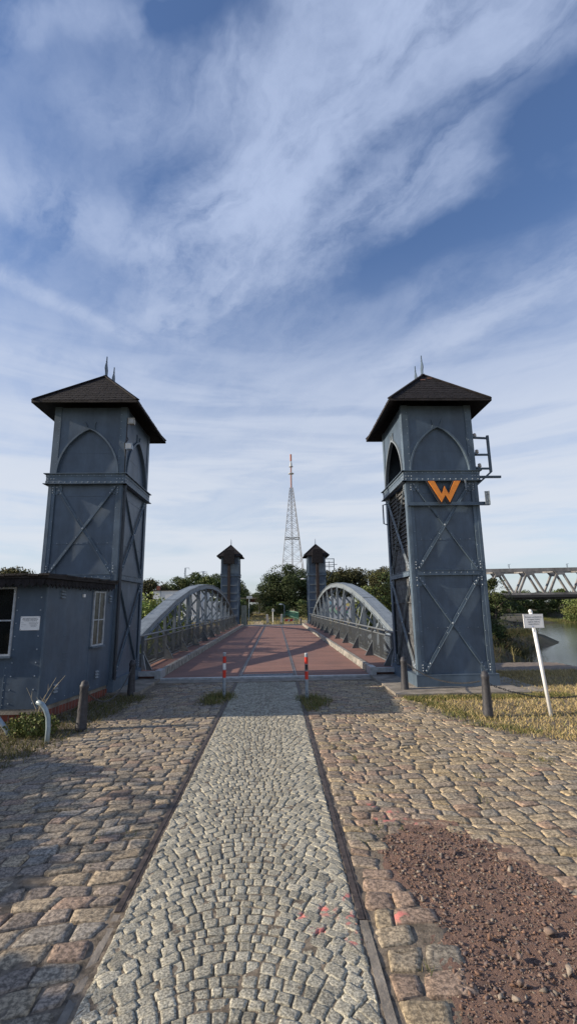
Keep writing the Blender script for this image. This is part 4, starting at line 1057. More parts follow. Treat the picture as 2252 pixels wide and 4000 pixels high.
def window(F, u0, u1, z0, z1, glass, bars_u, bars_z, nm='window'):
    b = MB(); F.box(b, u0, u1, .004, .008, z0, z1); wi = b.build(nm, glass, hut)
    b = MB(); t = .032
    F.box(b, u0-t, u0, 0, .03, z0-t, z1+t); F.box(b, u1, u1+t, 0, .03, z0-t, z1+t); F.box(b, u0, u1, 0, .03, z1, z1+t); F.box(b, u0, u1, 0, .03, z0-t, z0)
    for u in bars_u: F.box(b, u-.012, u+.012, .009, .024, z0, z1)
    for z in bars_z: F.box(b, u0, u1, .009, .026, z-.012, z+.012)
    b.build('frame', M_frame, wi)
    b = MB(); F.box(b, u0-.06, u1+.06, 0, .07, z0-t-.035, z0-t); b.build('sill', M_paint, wi)
window(HF, LW-1.5, LW-.56, 1.13, 2.23, M_glass, (), (1.69,))
window(HS, 1.64, 2.06, 1.14, 2.20, M_curtain, (1.85,), (1.64,))
def vent(F, u, z, w_=.13):
    b = MB()
    for k in range(3):
        zz = z-k*.055; F.poly(b, [(u, zz), (u+w_, zz), (u+w_, zz+.035), (u, zz+.035)], 0, .012); b.add([F.p(u, .012, zz+.035), F.p(u+w_, .012, zz+.035), F.p(u+w_, .034, zz), F.p(u, .034, zz)], [(0, 1, 2, 3)])
    b.build('louvre_vent', M_bridge, hut)
vent(HS, .42, 2.18); vent(HS, 2.28, 2.12, .12)
vent(HS, .40, .52); vent(HS, 1.86, .56)
b = MB(); HS.box(b, 1.18, 1.24, 0, .03, 2.10, 2.16); b.build('junction_box', M_white, hut)
# plaque
def text(body, size, F, u, z, n, m, parent, align='CENTER', name='lettering'):
    c = bpy.data.curves.new(name, 'FONT'); c.body = body; c.size = size; c.align_x = align; c.extrude = .0006
    o = bpy.data.objects.new(name, c); COL.objects.link(o); c.materials.append(m)
    q = F.p(u, n, z)-parent_origin(parent); o.parent = parent; o.location = q
    Z_ = F.n; X_ = F.u; Y_ = Z_.cross(X_)
    o.rotation_euler = Matrix((X_, Y_, Z_)).transposed().to_euler()
    dg = bpy.context.evaluated_depsgraph_get(); me = bpy.data.meshes.new_from_object(o.evaluated_get(dg))
    q = bpy.data.objects.new(name, me); COL.objects.link(q); q.parent = parent; q.location = o.location; q.rotation_euler = o.rotation_euler
    bpy.data.objects.remove(o)
    return q
pu = LW-.245
b = MB(); HF.box(b, pu-.165, pu+.165, .002, .012, 1.52, 1.755); pq = b.build('plaque', M_white, hut)
for t, z, s_ in (('Sicherungsinstandsetzung der', 1.718, .0215), ('Hubanlage der Hubbrücke und', 1.696, .0215), ('Turmhäuser in Magdeburg', 1.674, .0215)): text(t, s_, HF, pu, z, .0125, M_black, pq)
for i, t in enumerate(('Das Projekt wurde gefördert', 'aus Mitteln des Bundes und', 'des Landes im Rahmen', 'der Denkmalpflege und', 'Stadterneuerung')): text(t, .0135, HF, pu+.065, 1.643-.0165*i, .0125, M_print, pq)
for i, t in enumerate(('Bauherr', 'Stadt Magdeburg', 'Planung')): text(t, .0125, HF, pu-.145, 1.643-.033*i, .0125, M_print, pq, 'LEFT')
b = MB()
for a, c in ((-.15, 1.74), (.15, 1.74), (-.15, 1.535), (.15, 1.535)): HF.rivet(b, pu+a, c, .012, .005)
b.build('screws', M_black, pq)

# ------------------------------------------------------------------ bollards, chains, signs
def iron_bollard(x, y, label, tilt=0):
    b = MB(); b.lathe((0, 0, 0), [(-.05, .088), (.05, .088), (.08, .082), (.60, .062), (.64, .070), (.67, .070), (.68, .06), (.72, .05), (.74, .025), (.745, .002)], 18)
    o = b.build('iron_bollard', M_cast, smooth=True); o.location = (x, y, 0); o.rotation_euler = (0, R_(tilt), 0)
    tag(o, label, 'bollard', 'cast iron bollards holding the chains'); return o
bd = [iron_bollard(-3.09, 7.97, 'tall tapered iron bollard in front of the hut wall', 1), iron_bollard(-3.19, 10.9, 'iron bollard at the foot of the left tower', 0),
      iron_bollard(2.80, 10.62, 'iron bollard between the paving and the right tower base', 0), iron_bollard(3.55, 8.24, 'nearest right iron bollard standing in the dry grass', .5)]
iron_bollard(6.15, 8.3, 'iron bollard outside the picture at the right end of the chain')
def chain(p, q, sag, label, w_=.024):
    p, q = Vector(p), Vector(q); n = int((q-p).length*1.08/.042); pts = []
    for i in range(n+1):
        t = i/n; v = p.lerp(q, t); v.z -= sag*4*t*(1-t); pts.append(v)
    b = MB()
    for i in range(n):
        a, c = pts[i], pts[i+1]; d = (c-a).normalized(); s_ = d.cross(Vector((0, 0, 1))).normalized(); u_ = s_.cross(d)
        w0 = (s_ if i % 2 else u_)*w_/2; e = d*.011; l = []
        for k in range(8):
            t = 2*math.pi*k/8; m_ = (a+c)/2+d*math.cos(t)*.031+w0*math.sin(t)*1.0; l.append(m_)
        l.append(l[0]); b.tube(l, .0048, 5, cap=False)
    o = b.build('chain', M_chain); tag(o, label, 'chain', 'chains slung between the iron bollards')
chain((-3.06, 8.04, .55), (-3.17, 10.84, .60), .38, 'dark chain hanging low between the two bollards beside the hut')
chain((2.86, 10.58, .60), (3.50, 8.32, .56), .17, 'chain slung across the front of the right tower plinth')
chain((3.62, 8.24, .52), (6.09, 8.3, .55), .26, 'chain running right through the dry grass past the leaning sign')
def street_bollard(x, y, label, sticker):
    r = empty('striped_bollard', (x, y, 0), label, 'bollard', 'striped steel bollards at the bridge entrance')
    b = MB(); b.tube([(x, y, -.1), (x, y, .895)], .034, 16); b.build('post', M_galv, r, smooth=False)
    for z0, z1 in ((.70, .835), (.40, .555)): b = MB(); b.tube([(x, y, z0), (x, y, z1)], .0355, 16); b.build('red_band', M_red, r)
    b = MB(); b.tube([(x, y, .892), (x, y, .915)], [.036, .030], 16); b.build('cap', M_frame, r)
    b = MB()
    for i in range(-3, 4):
        t = -math.pi/2+i*.28; t2 = t+.28; b.add([(x+.0352*math.cos(a), y+.0352*math.sin(a), z) for a, z in ((t, .57), (t2, .57), (t2, .69), (t, .69))], [(0, 1, 2, 3)])
    st = b.build('sticker', M_white if sticker else M_black, r)
    b = MB(); sh = [(-.2, .685), (.75, .685), (.8, .60), (.3, .575), (-.1, .60), (-.35, .64)] if sticker else [(-.5, .60), (.5, .60), (.5, .575), (-.5, .575)]
    b.add([(x+.0358*math.cos(-math.pi/2+a), y+.0358*math.sin(-math.pi/2+a), z) for a, z in sh], [tuple(range(len(sh)))]); b.build('sticker_mark', M_black if sticker else M_white, st)
    b = MB(); b.tube([(x, y-.033, .12), (x, y-.037, .12)], .012, 10); b.build('lock_hole', M_black, r)
street_bollard(-1.10, 10.40, 'left red and grey striped steel post with a white sticker', True)
street_bollard(.62, 9.98, 'right red and grey striped steel post with a dark sticker', False)
# white sign
sgn_ = empty('warning_sign', (4.50, 8.22, 0), 'leaning white post with a small white warning sign in the dry grass', 'sign')
b = MB(); top_ = (4.46, 8.22, 1.72); b.tube([(4.62, 8.22, -.1), top_], .030, 14); b.build('post', M_white, sgn_, smooth=True)
b = MB(); b.lathe((4.455, 8.22, 1.70), [(0, .03), (.03, .032), (.05, .02), (.055, .002)], 12); b.build('cap', M_white, sgn_, smooth=True)
tl = R_(3.0)
SF = Face((4.47, 8.185), (1, 0), (0, -1))
b = MB(); SF.box(b, -.175, .175, 0, .014, 1.44, 1.675); pl = b.build('sign_plate', M_white, sgn_)
b = MB()
for a in ((-.165, -.163), (.163, .165)): SF.box(b, a[0], a[1], .014, .0148, 1.45, 1.665)
SF.box(b, -.165, .165, .014, .0148, 1.45, 1.452); SF.box(b, -.165, .165, .014, .0148, 1.663, 1.665); b.build('sign_border', M_frame, pl)
for i, (t, z) in enumerate((('Betreten und Befahren', 1.615), ('auf eigene Gefahr!', 1.575), ('Jegliche Haftung', 1.535), ('ausgeschlossen.', 1.497))): text(t, .032, SF, 0, z, .015, M_print, pl)
b = MB(); SF.box(b, -.03, -.018, .014, .0155, 1.457, 1.478); b.build('blue_mark', mat('blue_mark', (.05, .2, .6), .5), pl)
# bent pipes left
b = MB(); b.tube([(-3.285, 7.27, -.05), (-3.285, 7.27, .2), (-3.30, 7.27, .34), (-3.345, 7.27, .45), (-3.40, 7.27, .52), (-3.475, 7.27, .555)], .033, 14)
tag(b.build('bent_pipe', mat('pipe_paint', (.30, .38, .42), .4, .1, .15, 6), smooth=True), 'curved light blue-grey pipe rising from the ground by the hut corner', 'pipe')
b = MB(); b.tube([(-4.03, 7.66, -.03), (-4.07, 7.66, .08), (-4.22, 7.66, .25), (-4.42, 7.66, .38)], .035, 14)
tag(b.build('bent_pipe', M_galv, smooth=True), 'slanting grey pipe at the left picture edge in the weeds', 'pipe')

# ------------------------------------------------------------------ trees
def tree_mesh(seed, H, rad, lobes, n, leaf, hmin=.15, spread=1.0, top=1.0, light=.45):
    rs = np.random.default_rng(seed); Vs = []; Cs = []
    tot = 0
    for i in range(lobes):
        t = rs.uniform(hmin, 1)**(.8); a = rs.uniform(0, 6.28)
        rr = rad*spread*rs.uniform(.15, .85)*math.sqrt(max(.06, 1-((t-.45)/.62)**2))
        r_ = rad*rs.uniform(.20, .40)*top
        c = np.array([rr*math.cos(a), rr*math.sin(a), H*t-r_*.45])
        k = int(n/lobes*rs.uniform(.6, 1.4))
        V_ = leafcloud(c, (r_*rs.uniform(.9, 1.3), r_*rs.uniform(.9, 1.3), r_*rs.uniform(.6, .95)), k, leaf, rs)
        Vs.append(V_); sh = rs.uniform(.70, 1.3); cc_ = np.ones((k, 3))*sh*rs.uniform(.65, 1.35, (k, 1)); cc_[:, 0] *= rs.uniform(.85, 1.2); Cs.append(cc_)
    # loose sprigs outside the outline
    k = int(n*.10); a = rs.uniform(0, 6.28, k); t = rs.uniform(hmin, 1.0, k); rr = rad*np.sqrt(np.clip(1-((t-.45)/.60)**2, .03, 1))*rs.uniform(.85, 1.10, k)
    p = np.stack([rr*np.cos(a), rr*np.sin(a), H*t], 1); V_ = leafcloud((0, 0, 0), (.1, .1, .1), k, leaf, rs).reshape(-1, 4, 3)+p[:, None, :]; Vs.append(V_.reshape(-1, 3)); Cs.append(np.ones((k, 3))*rs.uniform(.7, 1.3, (k, 1)))
    V_ = np.concatenate(Vs); V_[:, 2] = np.maximum(V_[:, 2], .02)
    return V_, np.concatenate(Cs)
def make_tree(name, seed, H, rad, lobes, n, leaf, m, **kw):
    """prototype tree standing at the origin, to be copied"""
    root = bpy.data.objects.new(name, None); COL.objects.link(root)
    V_, C_ = tree_mesh(seed, H, rad, lobes, n, leaf, **kw)
    soup('crown', V_, np.arange(len(V_)).reshape(-1, 4), M_leaf[m], C_, root)
    rs = random.Random(seed); b = MB(); k = H/8
    b.tube([(0, 0, -.4), (.05*k, 0, H*.2), (-.1*k, .1*k, H*.45), (0, 0, H*.8)], [.22*k, .17*k, .11*k, .03*k], 8)
    for i in range(9):
        z = H*rs.uniform(.2, .65); a = rs.uniform(0, 6.28); L = rad*rs.uniform(.5, .85)
        b.tube([(0, 0, z), (L*.5*math.cos(a), L*.5*math.sin(a), z+L*.35), (L*math.cos(a), L*math.sin(a), z+L*.6)], [.08*k, .05*k, .015*k], 6)
    b.build('trunk', M_bark, root)
    return root
def place(proto, x, y, z, s, rz, label, group, first=False, cat='tree', sz=None):
    o = proto if first else copy_tree(proto)
    o.location = (x, y, z); o.scale = (s, s, sz or s); o.rotation_euler = (0, 0, rz); tag(o, label, cat, group); return o
G_ = 'trees beyond the bridge'
T1 = make_tree('broadleaf_tree', 11, 9.0, 4.3, 44, 17000, .25, 'leaf_dark', hmin=.08)
place(T1, 1.7, 84, .1, 1.0, 0, 'big dark green tree in the centre behind the far towers', G_, True)
place(T1, 4.9, 88, .1, .94, 2.0, 'dark tree partly hidden behind the right far tower', G_)
place(T1, -.4, 90, .1, .80, 4.0, 'lower tree leaning over the rusty rail bridge', G_)
T3 = make_tree('broadleaf_tree', 33, 8.0, 3.6, 34, 12000, .25, 'leaf_brown', hmin=.08)
xs_ = [9.4, 12.6, 15.8, 18.8, 21.8, 25, 29, 33]; lab = ['first brownish tree right of the right far tower', 'second brownish tree behind the right truss', 'tall brownish tree above the middle of the right truss', 'brownish tree behind the light green shrub', 'brownish tree hidden mostly behind the right front tower', 'dark tree behind the right front tower', 'dark tree behind the right edge of the front tower', 'dark tree beside the concrete railway bridge abutment']
for i, (x, l) in enumerate(zip(xs_, lab)): place(T3, x, 84+(i % 3)*2.5, .1, [.97, 1.05, 1.06, 1.0, 1.08, 1.0, .9, .8][i], i*1.3, l, G_, i == 0)
T4 = make_tree('broadleaf_tree', 44, 5.4, 2.0, 26, 8000, .17, 'leaf_light', hmin=.05, spread=1.0)
place(T4, 12.2, 48.5, -.8, 1.12, 0, 'bright yellow-green tree beside the right front tower', G_, True)
place(T4, 10.0, 50.5, -.8, .86, 2.2, 'lower yellow-green tree behind the right truss', G_)
place(T4, 14.2, 50, -.8, 1.0, 1.1, 'yellow-green tree hidden behind the right front tower', G_)
T5 = make_tree('broadleaf_tree', 55, 7.2, 3.3, 32, 11000, .24, 'leaf_mid', hmin=.1)
for i, (x, y, s, l) in enumerate([(-16.6, 82, .95, 'green tree behind the first catenary mast on the left'), (-13.7, 84, 1.06, 'green tree between the two catenary masts'), (-10.6, 80, .98, 'rounded green tree left of the left far tower'), (-8.3, 84, .98, 'green tree just behind the left far tower'), (-6.6, 74, .76, 'green tree right of the left far tower'), (-4.6, 118, .70, 'distant low green tree over the rusty rail bridge'), (-7.6, 112, .8, 'distant green tree behind the two-plate signpost'), (-2.3, 120, .7, 'distant tree at the left foot of the big central tree'), (-19.5, 86, .8, 'green tree behind the white house gable')]):
    place(T5, x, y, .1, s, i*1.7, l, G_, i == 0)
T6 = make_tree('broadleaf_tree', 66, 6.4, 3.6, 30, 10000, .24, 'leaf_brown', hmin=.1)
place(T6, -20.8, 78, 0, 1.0, 0, 'round dark brownish tree left of the white house chimney', G_, True)
place(T6, -25.5, 80, 0, .95, 1.5, 'dark brownish tree behind the left front tower', G_)
place(T6, -34, 62, 0, 1.12, 2.5, 'tree top showing above the hut roof at the left picture edge', G_)
place(T6, -31, 70, 0, 1.0, 3.5, 'smaller tree top above the hut roof beside the left front tower', G_)
place(T3, -3.4, 74, .1, .0001, 0, '', G_) if False else None
# shrubs under the centre
S1 = make_tree('shrub', 77, 2.2, 1.6, 16, 2600, .16, 'leaf_mid', hmin=.05)
SH = 'shrubs around the far bank'
for i, (x, y, s, l) in enumerate([(1.0, 76, 1.1, 'green shrub below the central tree beside the lamp'), (-.6, 78, .8, 'small green shrub left of the white lamp'), (4.4, 72, 1.2, 'green shrub left of the right far tower base'), (-5.4, 66, 1.2, 'leafy shrub beside the left far tower base'), (-6.0, 72, 1.3, 'dark shrub behind the two-plate signpost'), (-4.6, 84, .7, 'low shrub in front of the rusty rail bridge')]):
    place(S1, x, y, .1, s, i, l, SH, i == 0, 'shrub')
S2 = make_tree('leafy_bush', 88, 2.9, 1.25, 26, 10000, .085, 'leaf_bright', hmin=.02)
BG = 'bushes growing beside the left truss'
for i, (x, y, z, s, l) in enumerate([(-5.55, 17.2, -.75, 1.0, 'bright green bush nearest the left front tower'), (-5.75, 20.3, -.95, 1.2, 'tall bright green bush behind the near left truss posts'), (-5.6, 23.8, -.95, 1.1, 'bright green bush at the third left truss post'), (-6.1, 27.5, -.9, 1.1, 'bright green bush lower behind the left truss')]):
    place(S2, x, y, z, s, i*1.4, l, BG, i == 0, 'bush')
# trees at the river
RG = 'trees along the river'
T7 = make_tree('broadleaf_tree', 134, 7.6, 1.9, 30, 9000, .17, 'leaf_dark', hmin=.02)
place(T7, 23.0, 49, -3.3, 1.0, .5, 'dark bushy tree close behind the right edge of the front tower', RG, True)
place(T7, 26.6, 58, -3.7, .85, 1.5, 'dark shaded tree under the end of the concrete bridge', RG)
place(T7, 31.0, 67, -3.9, .8, 2.5, 'dark shaded tree on the left river bank', RG)
R1 = make_tree('riverside_tree', 99, 11.0, 6.0, 30, 7000, .55, 'leaf_mid', hmin=.02)
rl_ = [(66, 178), (75, 190), (84, 196), (93, 200), (102, 205), (111, 210), (121, 212), (131, 215), (142, 218), (60, 150), (70, 168), (153, 222)]
for i, (x, y) in enumerate(rl_):
    place(R1, x, y, -4.2, [1.0, .92, 1.05, .95, 1.0, 1.02, .98, 1.08, 1.0, .7, .85, 1.0][i], i*1.1, 'dark riverside tree in the row below the concrete railway bridge', RG, i == 0)
R2 = make_tree('riverside_tree', 101, 7.5, 4.6, 28, 7000, .40, 'leaf_light', hmin=.02)
place(R2, 87.5, 134, -3.6, 1.06, 0, 'sunlit green tree on the sand spit at the right picture edge', RG, True)
place(R2, 95, 138, -3.6, 1.0, 2, 'green tree on the sand spit outside the right edge', RG)
# unseen trees, added left of the frame to shade the left cobbles
L1 = make_tree('broadleaf_tree', 121, 3.0, 2.3, 34, 13000, .16, 'leaf_mid', hmin=.12)
place(L1, -9.5, 4.25, 0, 1.0, 0, 'added unseen tree left of the frame, placed to shade the left cobbles', 'unseen trees added for shade', True)
place(L1, -9.4, .9, 0, 1.05, 2.0, 'second added tree left of the camera, unseen, placed for its shade', 'unseen trees added for shade')
def bank_z(x, y): return terrain_h(x, y)
grass('reeds', 14000, (8, 40, 18, 75), .2, .8, .05, [(.035, .045, .015), (.05, .055, .02), (.075, .06, .03)], 'dark reeds and grass on the shaded river bank', lambda x, y: ((x-.53*y) < 1.5)*1.0*((x-.53*y) > -13), bank_z)
grass('far_dry_grass', 16000, (-14, 8, 49.8, 100), .08, .32, .05, [(.33, .27, .12), (.40, .32, .15), (.22, .22, .08)], 'dry grass beyond the far end of the bridge', lambda x, y: patch(x*.6, y*.35), bank_z)
grass('spit_grass', 5000, (70, 108, 128, 146), .3, .9, .12, [(.14, .15, .05), (.10, .13, .04), (.2, .17, .08)], 'grass on the sand spit in the river', lambda x, y: (np.exp(-(((x-90)/16)**2+((y-137)/9)**2)) > .35)*1.0, bank_z)

# ------------------------------------------------------------------ far side furniture
b = MB(); m_ = mat('faded_wood', (.25, .22, .17), .8)
def gz(x, y): return float(terrain_h(np.array([float(x)]), np.array([float(y)]))[0])
r = empty('two_plate_signpost', (-3.5, 62, 0), 'tall grey post with two plates side by side left of the track', 'sign')
b.tube([(-3.5, 62, -.3), (-3.43, 62, 3.25)], .05, 8); b.build('post', M_galv, r)
for x in (-3.61, -3.23): b = MB(); b.box(x-.17, x+.17, 61.93, 61.95, 2.9, 3.22); b.build('plate', M_frame, r)
for x, y, h, l in ((-3.0, 49.6, .66, 'short dark post left of the far deck end'), (2.6, 49.4, .68, 'short dark post right of the far deck end')):
    b = MB(); b.lathe((x, y, -.1), [(0, .10), (.5, .085), (h+.02, .07), (h+.08, .03)], 10); tag(b.build('dark_post', M_cast), l, 'bollard', 'posts at the far bridge end')
for x, l, t in ((-.98, 'leaning pale granite post left of the curved track', .08), (.68, 'upright pale granite post beside the green railing', 0)):
    b = MB(); b.add([(x-.15+t, 53.9, -.1), (x+.15+t, 53.9, -.1), (x+.15+t, 54.2, -.1), (x-.15+t, 54.2, -.1), (x-.13, 53.92, .92), (x+.13, 53.92, .92), (x+.13, 54.18, .92), (x-.13, 54.18, .92), (x-.08, 53.95, .99), (x+.08, 53.95, .99), (x+.08, 54.15, .99), (x-.08, 54.15, .99)],
          [(0,3,2,1),(0,1,5,4),(1,2,6,5),(2,3,7,6),(3,0,4,7),(4,5,9,8),(5,6,10,9),(6,7,11,10),(7,4,8,11),(8,9,10,11)]); tag(b.build('granite_post', mat('pale_granite', (.38, .38, .38), .7)), l, 'post', 'granite gate posts')
r = empty('slim_sign', (-.31, 53, 0), 'slim white post with a small plate in the middle of the track', 'sign')
b = MB(); b.tube([(-.31, 53, -.2), (-.31, 53, 1.62)], .045, 8); b.build('post', M_white, r)
b = MB(); b.box(-.46, -.13, 52.93, 52.95, 1.30, 1.52); b.build('plate', M_frame, r)
M_green = mat('green_railing_paint', (.04, .17, .12), .5)
r = empty('green_railing', (1.5, 50, 0), 'dark green railing panel with a striped board hanging inside, by the far deck end', 'railing')
for x in (.75, 2.24, 2.05): b = MB(); b.box(x-.035, x+.035, 49.97, 50.03, -.2, .98); b.build('post', M_green, r)
b = MB(); b.box(.72, 2.27, 49.97, 50.03, .95, 1.0); b.box(.72, 2.27, 49.98, 50.02, .37, .41); b.build('rail', M_green, r)
b = MB()
for i in range(14): b.box(1.45+i*.055, 1.462+i*.055, 50.3, 50.32, .40, .93)
b.build('bars', M_green, r)
b = MB(); b.mi = 0; b.box(.95, 1.9, 49.90, 49.93, .30, .55); brd = b.build('striped_board', M_frame, r)
b = MB()
for x in (.95, 1.45): b.prism([(0, .30), (.26, .30), (.40, .55), (.02, .55)], (x, 49.895, 0), (1, 0, 0), (0, 0, 1), (0, -1, 0), 0, .006)
b.build('red_stripe', mat('dull_red', (.28, .035, .03), .6), brd)
r = empty('long_fence', (2, 75, 0), 'long green railing running away along the path under the central tree', 'fence')
b = MB(); A_, B_ = Vector((2.9, 61, 0)), Vector((.3, 104, .3))
b.beam(A_+Vector((0, 0, 1.05)), B_+Vector((0, 0, 1.0)), .06, .07); b.beam(A_+Vector((0, 0, .3)), B_+Vector((0, 0, .3)), .05, .05)
b.build('rail', mat('pale_green_rail', (.2, .36, .28), .5), r)
for i in range(15): p = A_.lerp(B_, i/14); b = MB(); b.box(p.x-.04, p.x+.04, p.y-.04, p.y+.04, -.1, 1.05); b.build('post', M_green, r)
b = MB()
for i in range(150): p = A_.lerp(B_, i/150); b.box(p.x-.01, p.x+.01, p.y-.01, p.y+.01, .2, 1.0)
b.build('bars', M_green, r)
b = MB(); 
for x in np.arange(3.8, 13, .11): b.box(x, x+.07, 95, 95.02, .0, 1.7)
b.box(3.8, 13, 95.02, 95.06, 1.5, 1.6); b.box(3.8, 13, 95.02, 95.06, .4, .5)
tag(b.build('mesh_fence', mat('green_mesh', (.03, .10, .07), .7)), 'dark green mesh fence left of the right far tower', 'fence')
b = MB(); b.tube([(-1.15, 80, 0), (-1.15, 80, 1.9)], .11, 8); tag(b.build('yellow_post', mat('dull_yellow', (.40, .33, .12), .7)), 'thick yellowish post beside the rusty rail bridge', 'post')
def lamp(x, y, z, dx, label):
    r = empty('street_lamp', (x, y, 0), label, 'street lamp', 'street lamps')
    b = MB(); b.tube([(x, y, 0), (x, y, z-.2), (x+dx*.3, y, z), (x+dx*.6, y, z)], [.07, .05, .04, .04], 8); b.build('pole', M_galv, r)
    b = MB(); b.tube([(x+dx*.55, y, z), (x+dx*.8, y, z+.02), (x+dx*1.3, y, z)], [.05, .11, .06], 8); b.build('lamp_head', M_white, r)
lamp(4.9, 70, 5.8, -.9, 'street lamp reaching out left from behind the right far tower')
lamp(1.35, 74, 2.15, -.65, 'low white street lamp in front of the central tree')
# tracks beyond the bridge
b = MB()
for off in (0, 1.5):
    pts = [(-1.0+off, 49.6, .05), (-1.0+off, 55, .07), (-.9+off, 60, .09), (-1.3+off*1.0, 68, .12), (-2.4+off, 78, .2), (-4.2+off, 90, .3)]
    b.tube(pts, .05, 6)
tag(b.build('far_track', M_railsteel), 'rusty curved rails leaving the far end of the bridge', 'rail track', kind='structure')
sheet('far_path', [(2.7, 49.5), (3.3, 49.5), (4.0, 60), (3.4, 75), (2.3, 95), (1.6, 95), (2.6, 75), (3.0, 60)], .04, mat('path_gravel', (.36, .32, .26), .95, 0, .15, 3), 'pale gravel path running away to the right of the railing', 'path')
# wheel ruts in sandy ground
sheet('sandy_track', [(-2.6, 49.6), (-1.3, 49.6), (-1.6, 62), (-3.0, 78), (-4.6, 98), (-7.0, 98), (-5.2, 78), (-3.2, 62)], .02, mat('sand_track', (.36, .29, .19), .95, 0, .2, 1.2), 'sandy wheel track left of the rails beyond the bridge', 'track')
# rusty rail bridge (underpass)
r = empty('rusty_rail_bridge', (-3.5, 99, 0), 'low rusty steel rail bridge crossing the track below the trees', 'bridge')
b = MB(); b.box(-16, 2, 98, 102, 3.3, 3.62); b.box(-16, 2, 97.7, 98, 3.45, 3.68); b.build('deck', M_conc, r)
b = MB(); b.box(-16, 2, 98.1, 98.3, 2.72, 3.3)
for x in np.arange(-6, 1, .8): b.box(x, x+.12, 97.9, 98.1, 2.75, 3.3)
b.build('girder', mat('rust_red', (.10, .035, .022), .8), r)
b = MB(); b.box(-3.55, -3.25, 98.3, 102, -.2, 2.72); b.build('pier', M_conc, r)
b = MB(); b.box(-1.7, 2.5, 98.3, 104, -.2, 3.3); b.box(-16, -6.1, 98.3, 104, -.2, 3.3); b.build('abutment', mat('dark_masonry', (.05, .045, .042), .9), r)
b = MB(); b.tube([(-3.2, 92, 1.1), (-.8, 92, 1.1)], .04, 6); b.tube([(-3.2, 92, .6), (-.8, 92, .6)], .03, 6)
for x in (-3.2, -2, -.8): b.tube([(x, 92, 0), (x, 92, 1.1)], .04, 6)
tag(b.build('barrier', M_rail), 'dark tubular barrier in front of the rail bridge abutment', 'barrier')
# transformer cabinet at the left far tower
b = MB(); b.box(-3.45, -2.95, 47.6, 48.6, .0, 2.0); b.box(-3.3, -3.2, 47.59, 47.6, .6, 1.8); tag(b.build('cabinet', mat('cabinet_grey', (.25, .27, .22), .7)), 'grey-green cabinet beside the left far tower base', 'cabinet')
# lattice mast
def mast(cx, cy, label):
    r = empty('radio_mast', (cx, cy, 0), label, 'radio mast')
    M_l = mat('mast_steel', (.30, .31, .33), .6, .2); zt = 79; w0, w1 = 9.3, 1.1
    def W_(z): return w0+(w1-w0)*(z/zt)
    for sx_, sy_ in ((1,1),(1,-1),(-1,1),(-1,-1)):
        b = MB(); b.tube([(cx+sx_*w0, cy+sy_*w0, 0), (cx+sx_*w1, cy+sy_*w1, zt)], [.24, .17], 5); b.build('leg', M_l, r)
    zs = [0]; 
    while zs[-1] < zt-1.5: zs.append(min(zt, zs[-1]+max(1.9, W_(zs[-1])*1.25)))
    for side in range(4):
        b = MB()
        for i in range(len(zs)-1):
            a, c = zs[i], zs[i+1]; A, B = W_(a), W_(c); m2 = (a+c)/2; Mw = W_(m2)
            def q(s, w_, z): return [(cx+s*w_, cy-w_, z), (cx+w_, cy+s*w_, z), (cx-s*w_, cy+w_, z), (cx-w_, cy-s*w_, z)][side]
            b.tube([q(-1, A, a), q(1, B, c)], .085, 4); b.tube([q(1, A, a), q(-1, B, c)], .085, 4)
            b.tube([q(-1, B, c), q(1, B, c)], .07, 4)
            if A > 3.5: b.tube([q(-1, Mw, m2), q(-.5, A*.76+B*.24, a*.75+c*.25)], .08, 4); b.tube([q(1, Mw, m2), q(.5, A*.76+B*.24, a*.75+c*.25)], .08, 4)
        b.build('lattice', M_l, r)
    b = MB(); b.tube([(cx-.35, cy, 0), (cx-.35, cy, zt)], .18, 5); b.tube([(cx+.35, cy, 0), (cx+.35, cy, zt)], .18, 5)
    for z in np.arange(1, zt, 2.5): b.tube([(cx-.35, cy, z), (cx+.35, cy, z+1.2)], .08, 4)
    b.build('ladder_shaft', M_l, r)
    b = MB()
    zz = 45; w_ = W_(zz)
    for s in range(4):
        p = [(-w_, -w_), (w_, -w_), (w_, w_), (-w_, w_)]; a, c = p[s], p[(s+1) % 4]; b.beam((cx+a[0], cy+a[1], zz), (cx+c[0], cy+c[1], zz), .35, .3); b.beam((cx+a[0], cy+a[1], zz), (cx-a[0], cy-a[1], zz), .25, .25)
    b.build('platform', mat('platform_steel', (.12, .13, .14), .6), r)
    b = MB(); b.tube([(cx, cy, zt), (cx, cy, zt+9)], .55, 8); b.build('antenna_section', mat('faded_red', (.34, .19, .17), .6), r)
    b = MB(); b.tube([(cx, cy, zt+9), (cx, cy, zt+10)], .6, 8); b.tube([(cx, cy, zt+9.6), (cx, cy, zt+10.0)], 1.9, 12); b.tube([(cx, cy, zt+14.5), (cx, cy, zt+14.8)], 1.4, 12); b.tube([(cx, cy, zt+14.8), (cx, cy, zt+17), (cx, cy, zt+18.6)], [.9, .7, .3], 10); b.build('antenna_collar', M_frame, r)
    b = MB(); b.tube([(cx, cy, zt+10), (cx, cy, zt+14.5)], .5, 8); b.build('antenna_section', mat('faded_red2', (.33, .19, .17), .6), r)
    b = MB(); b.tube([(cx, cy, zt+18.6), (cx, cy, zt+23.3)], .6, 10); b.build('mast_top', mat('mast_red', (.40, .14, .09), .6), r)
mast(11.0, 300, 'very tall steel lattice radio mast with a red tip on the skyline')
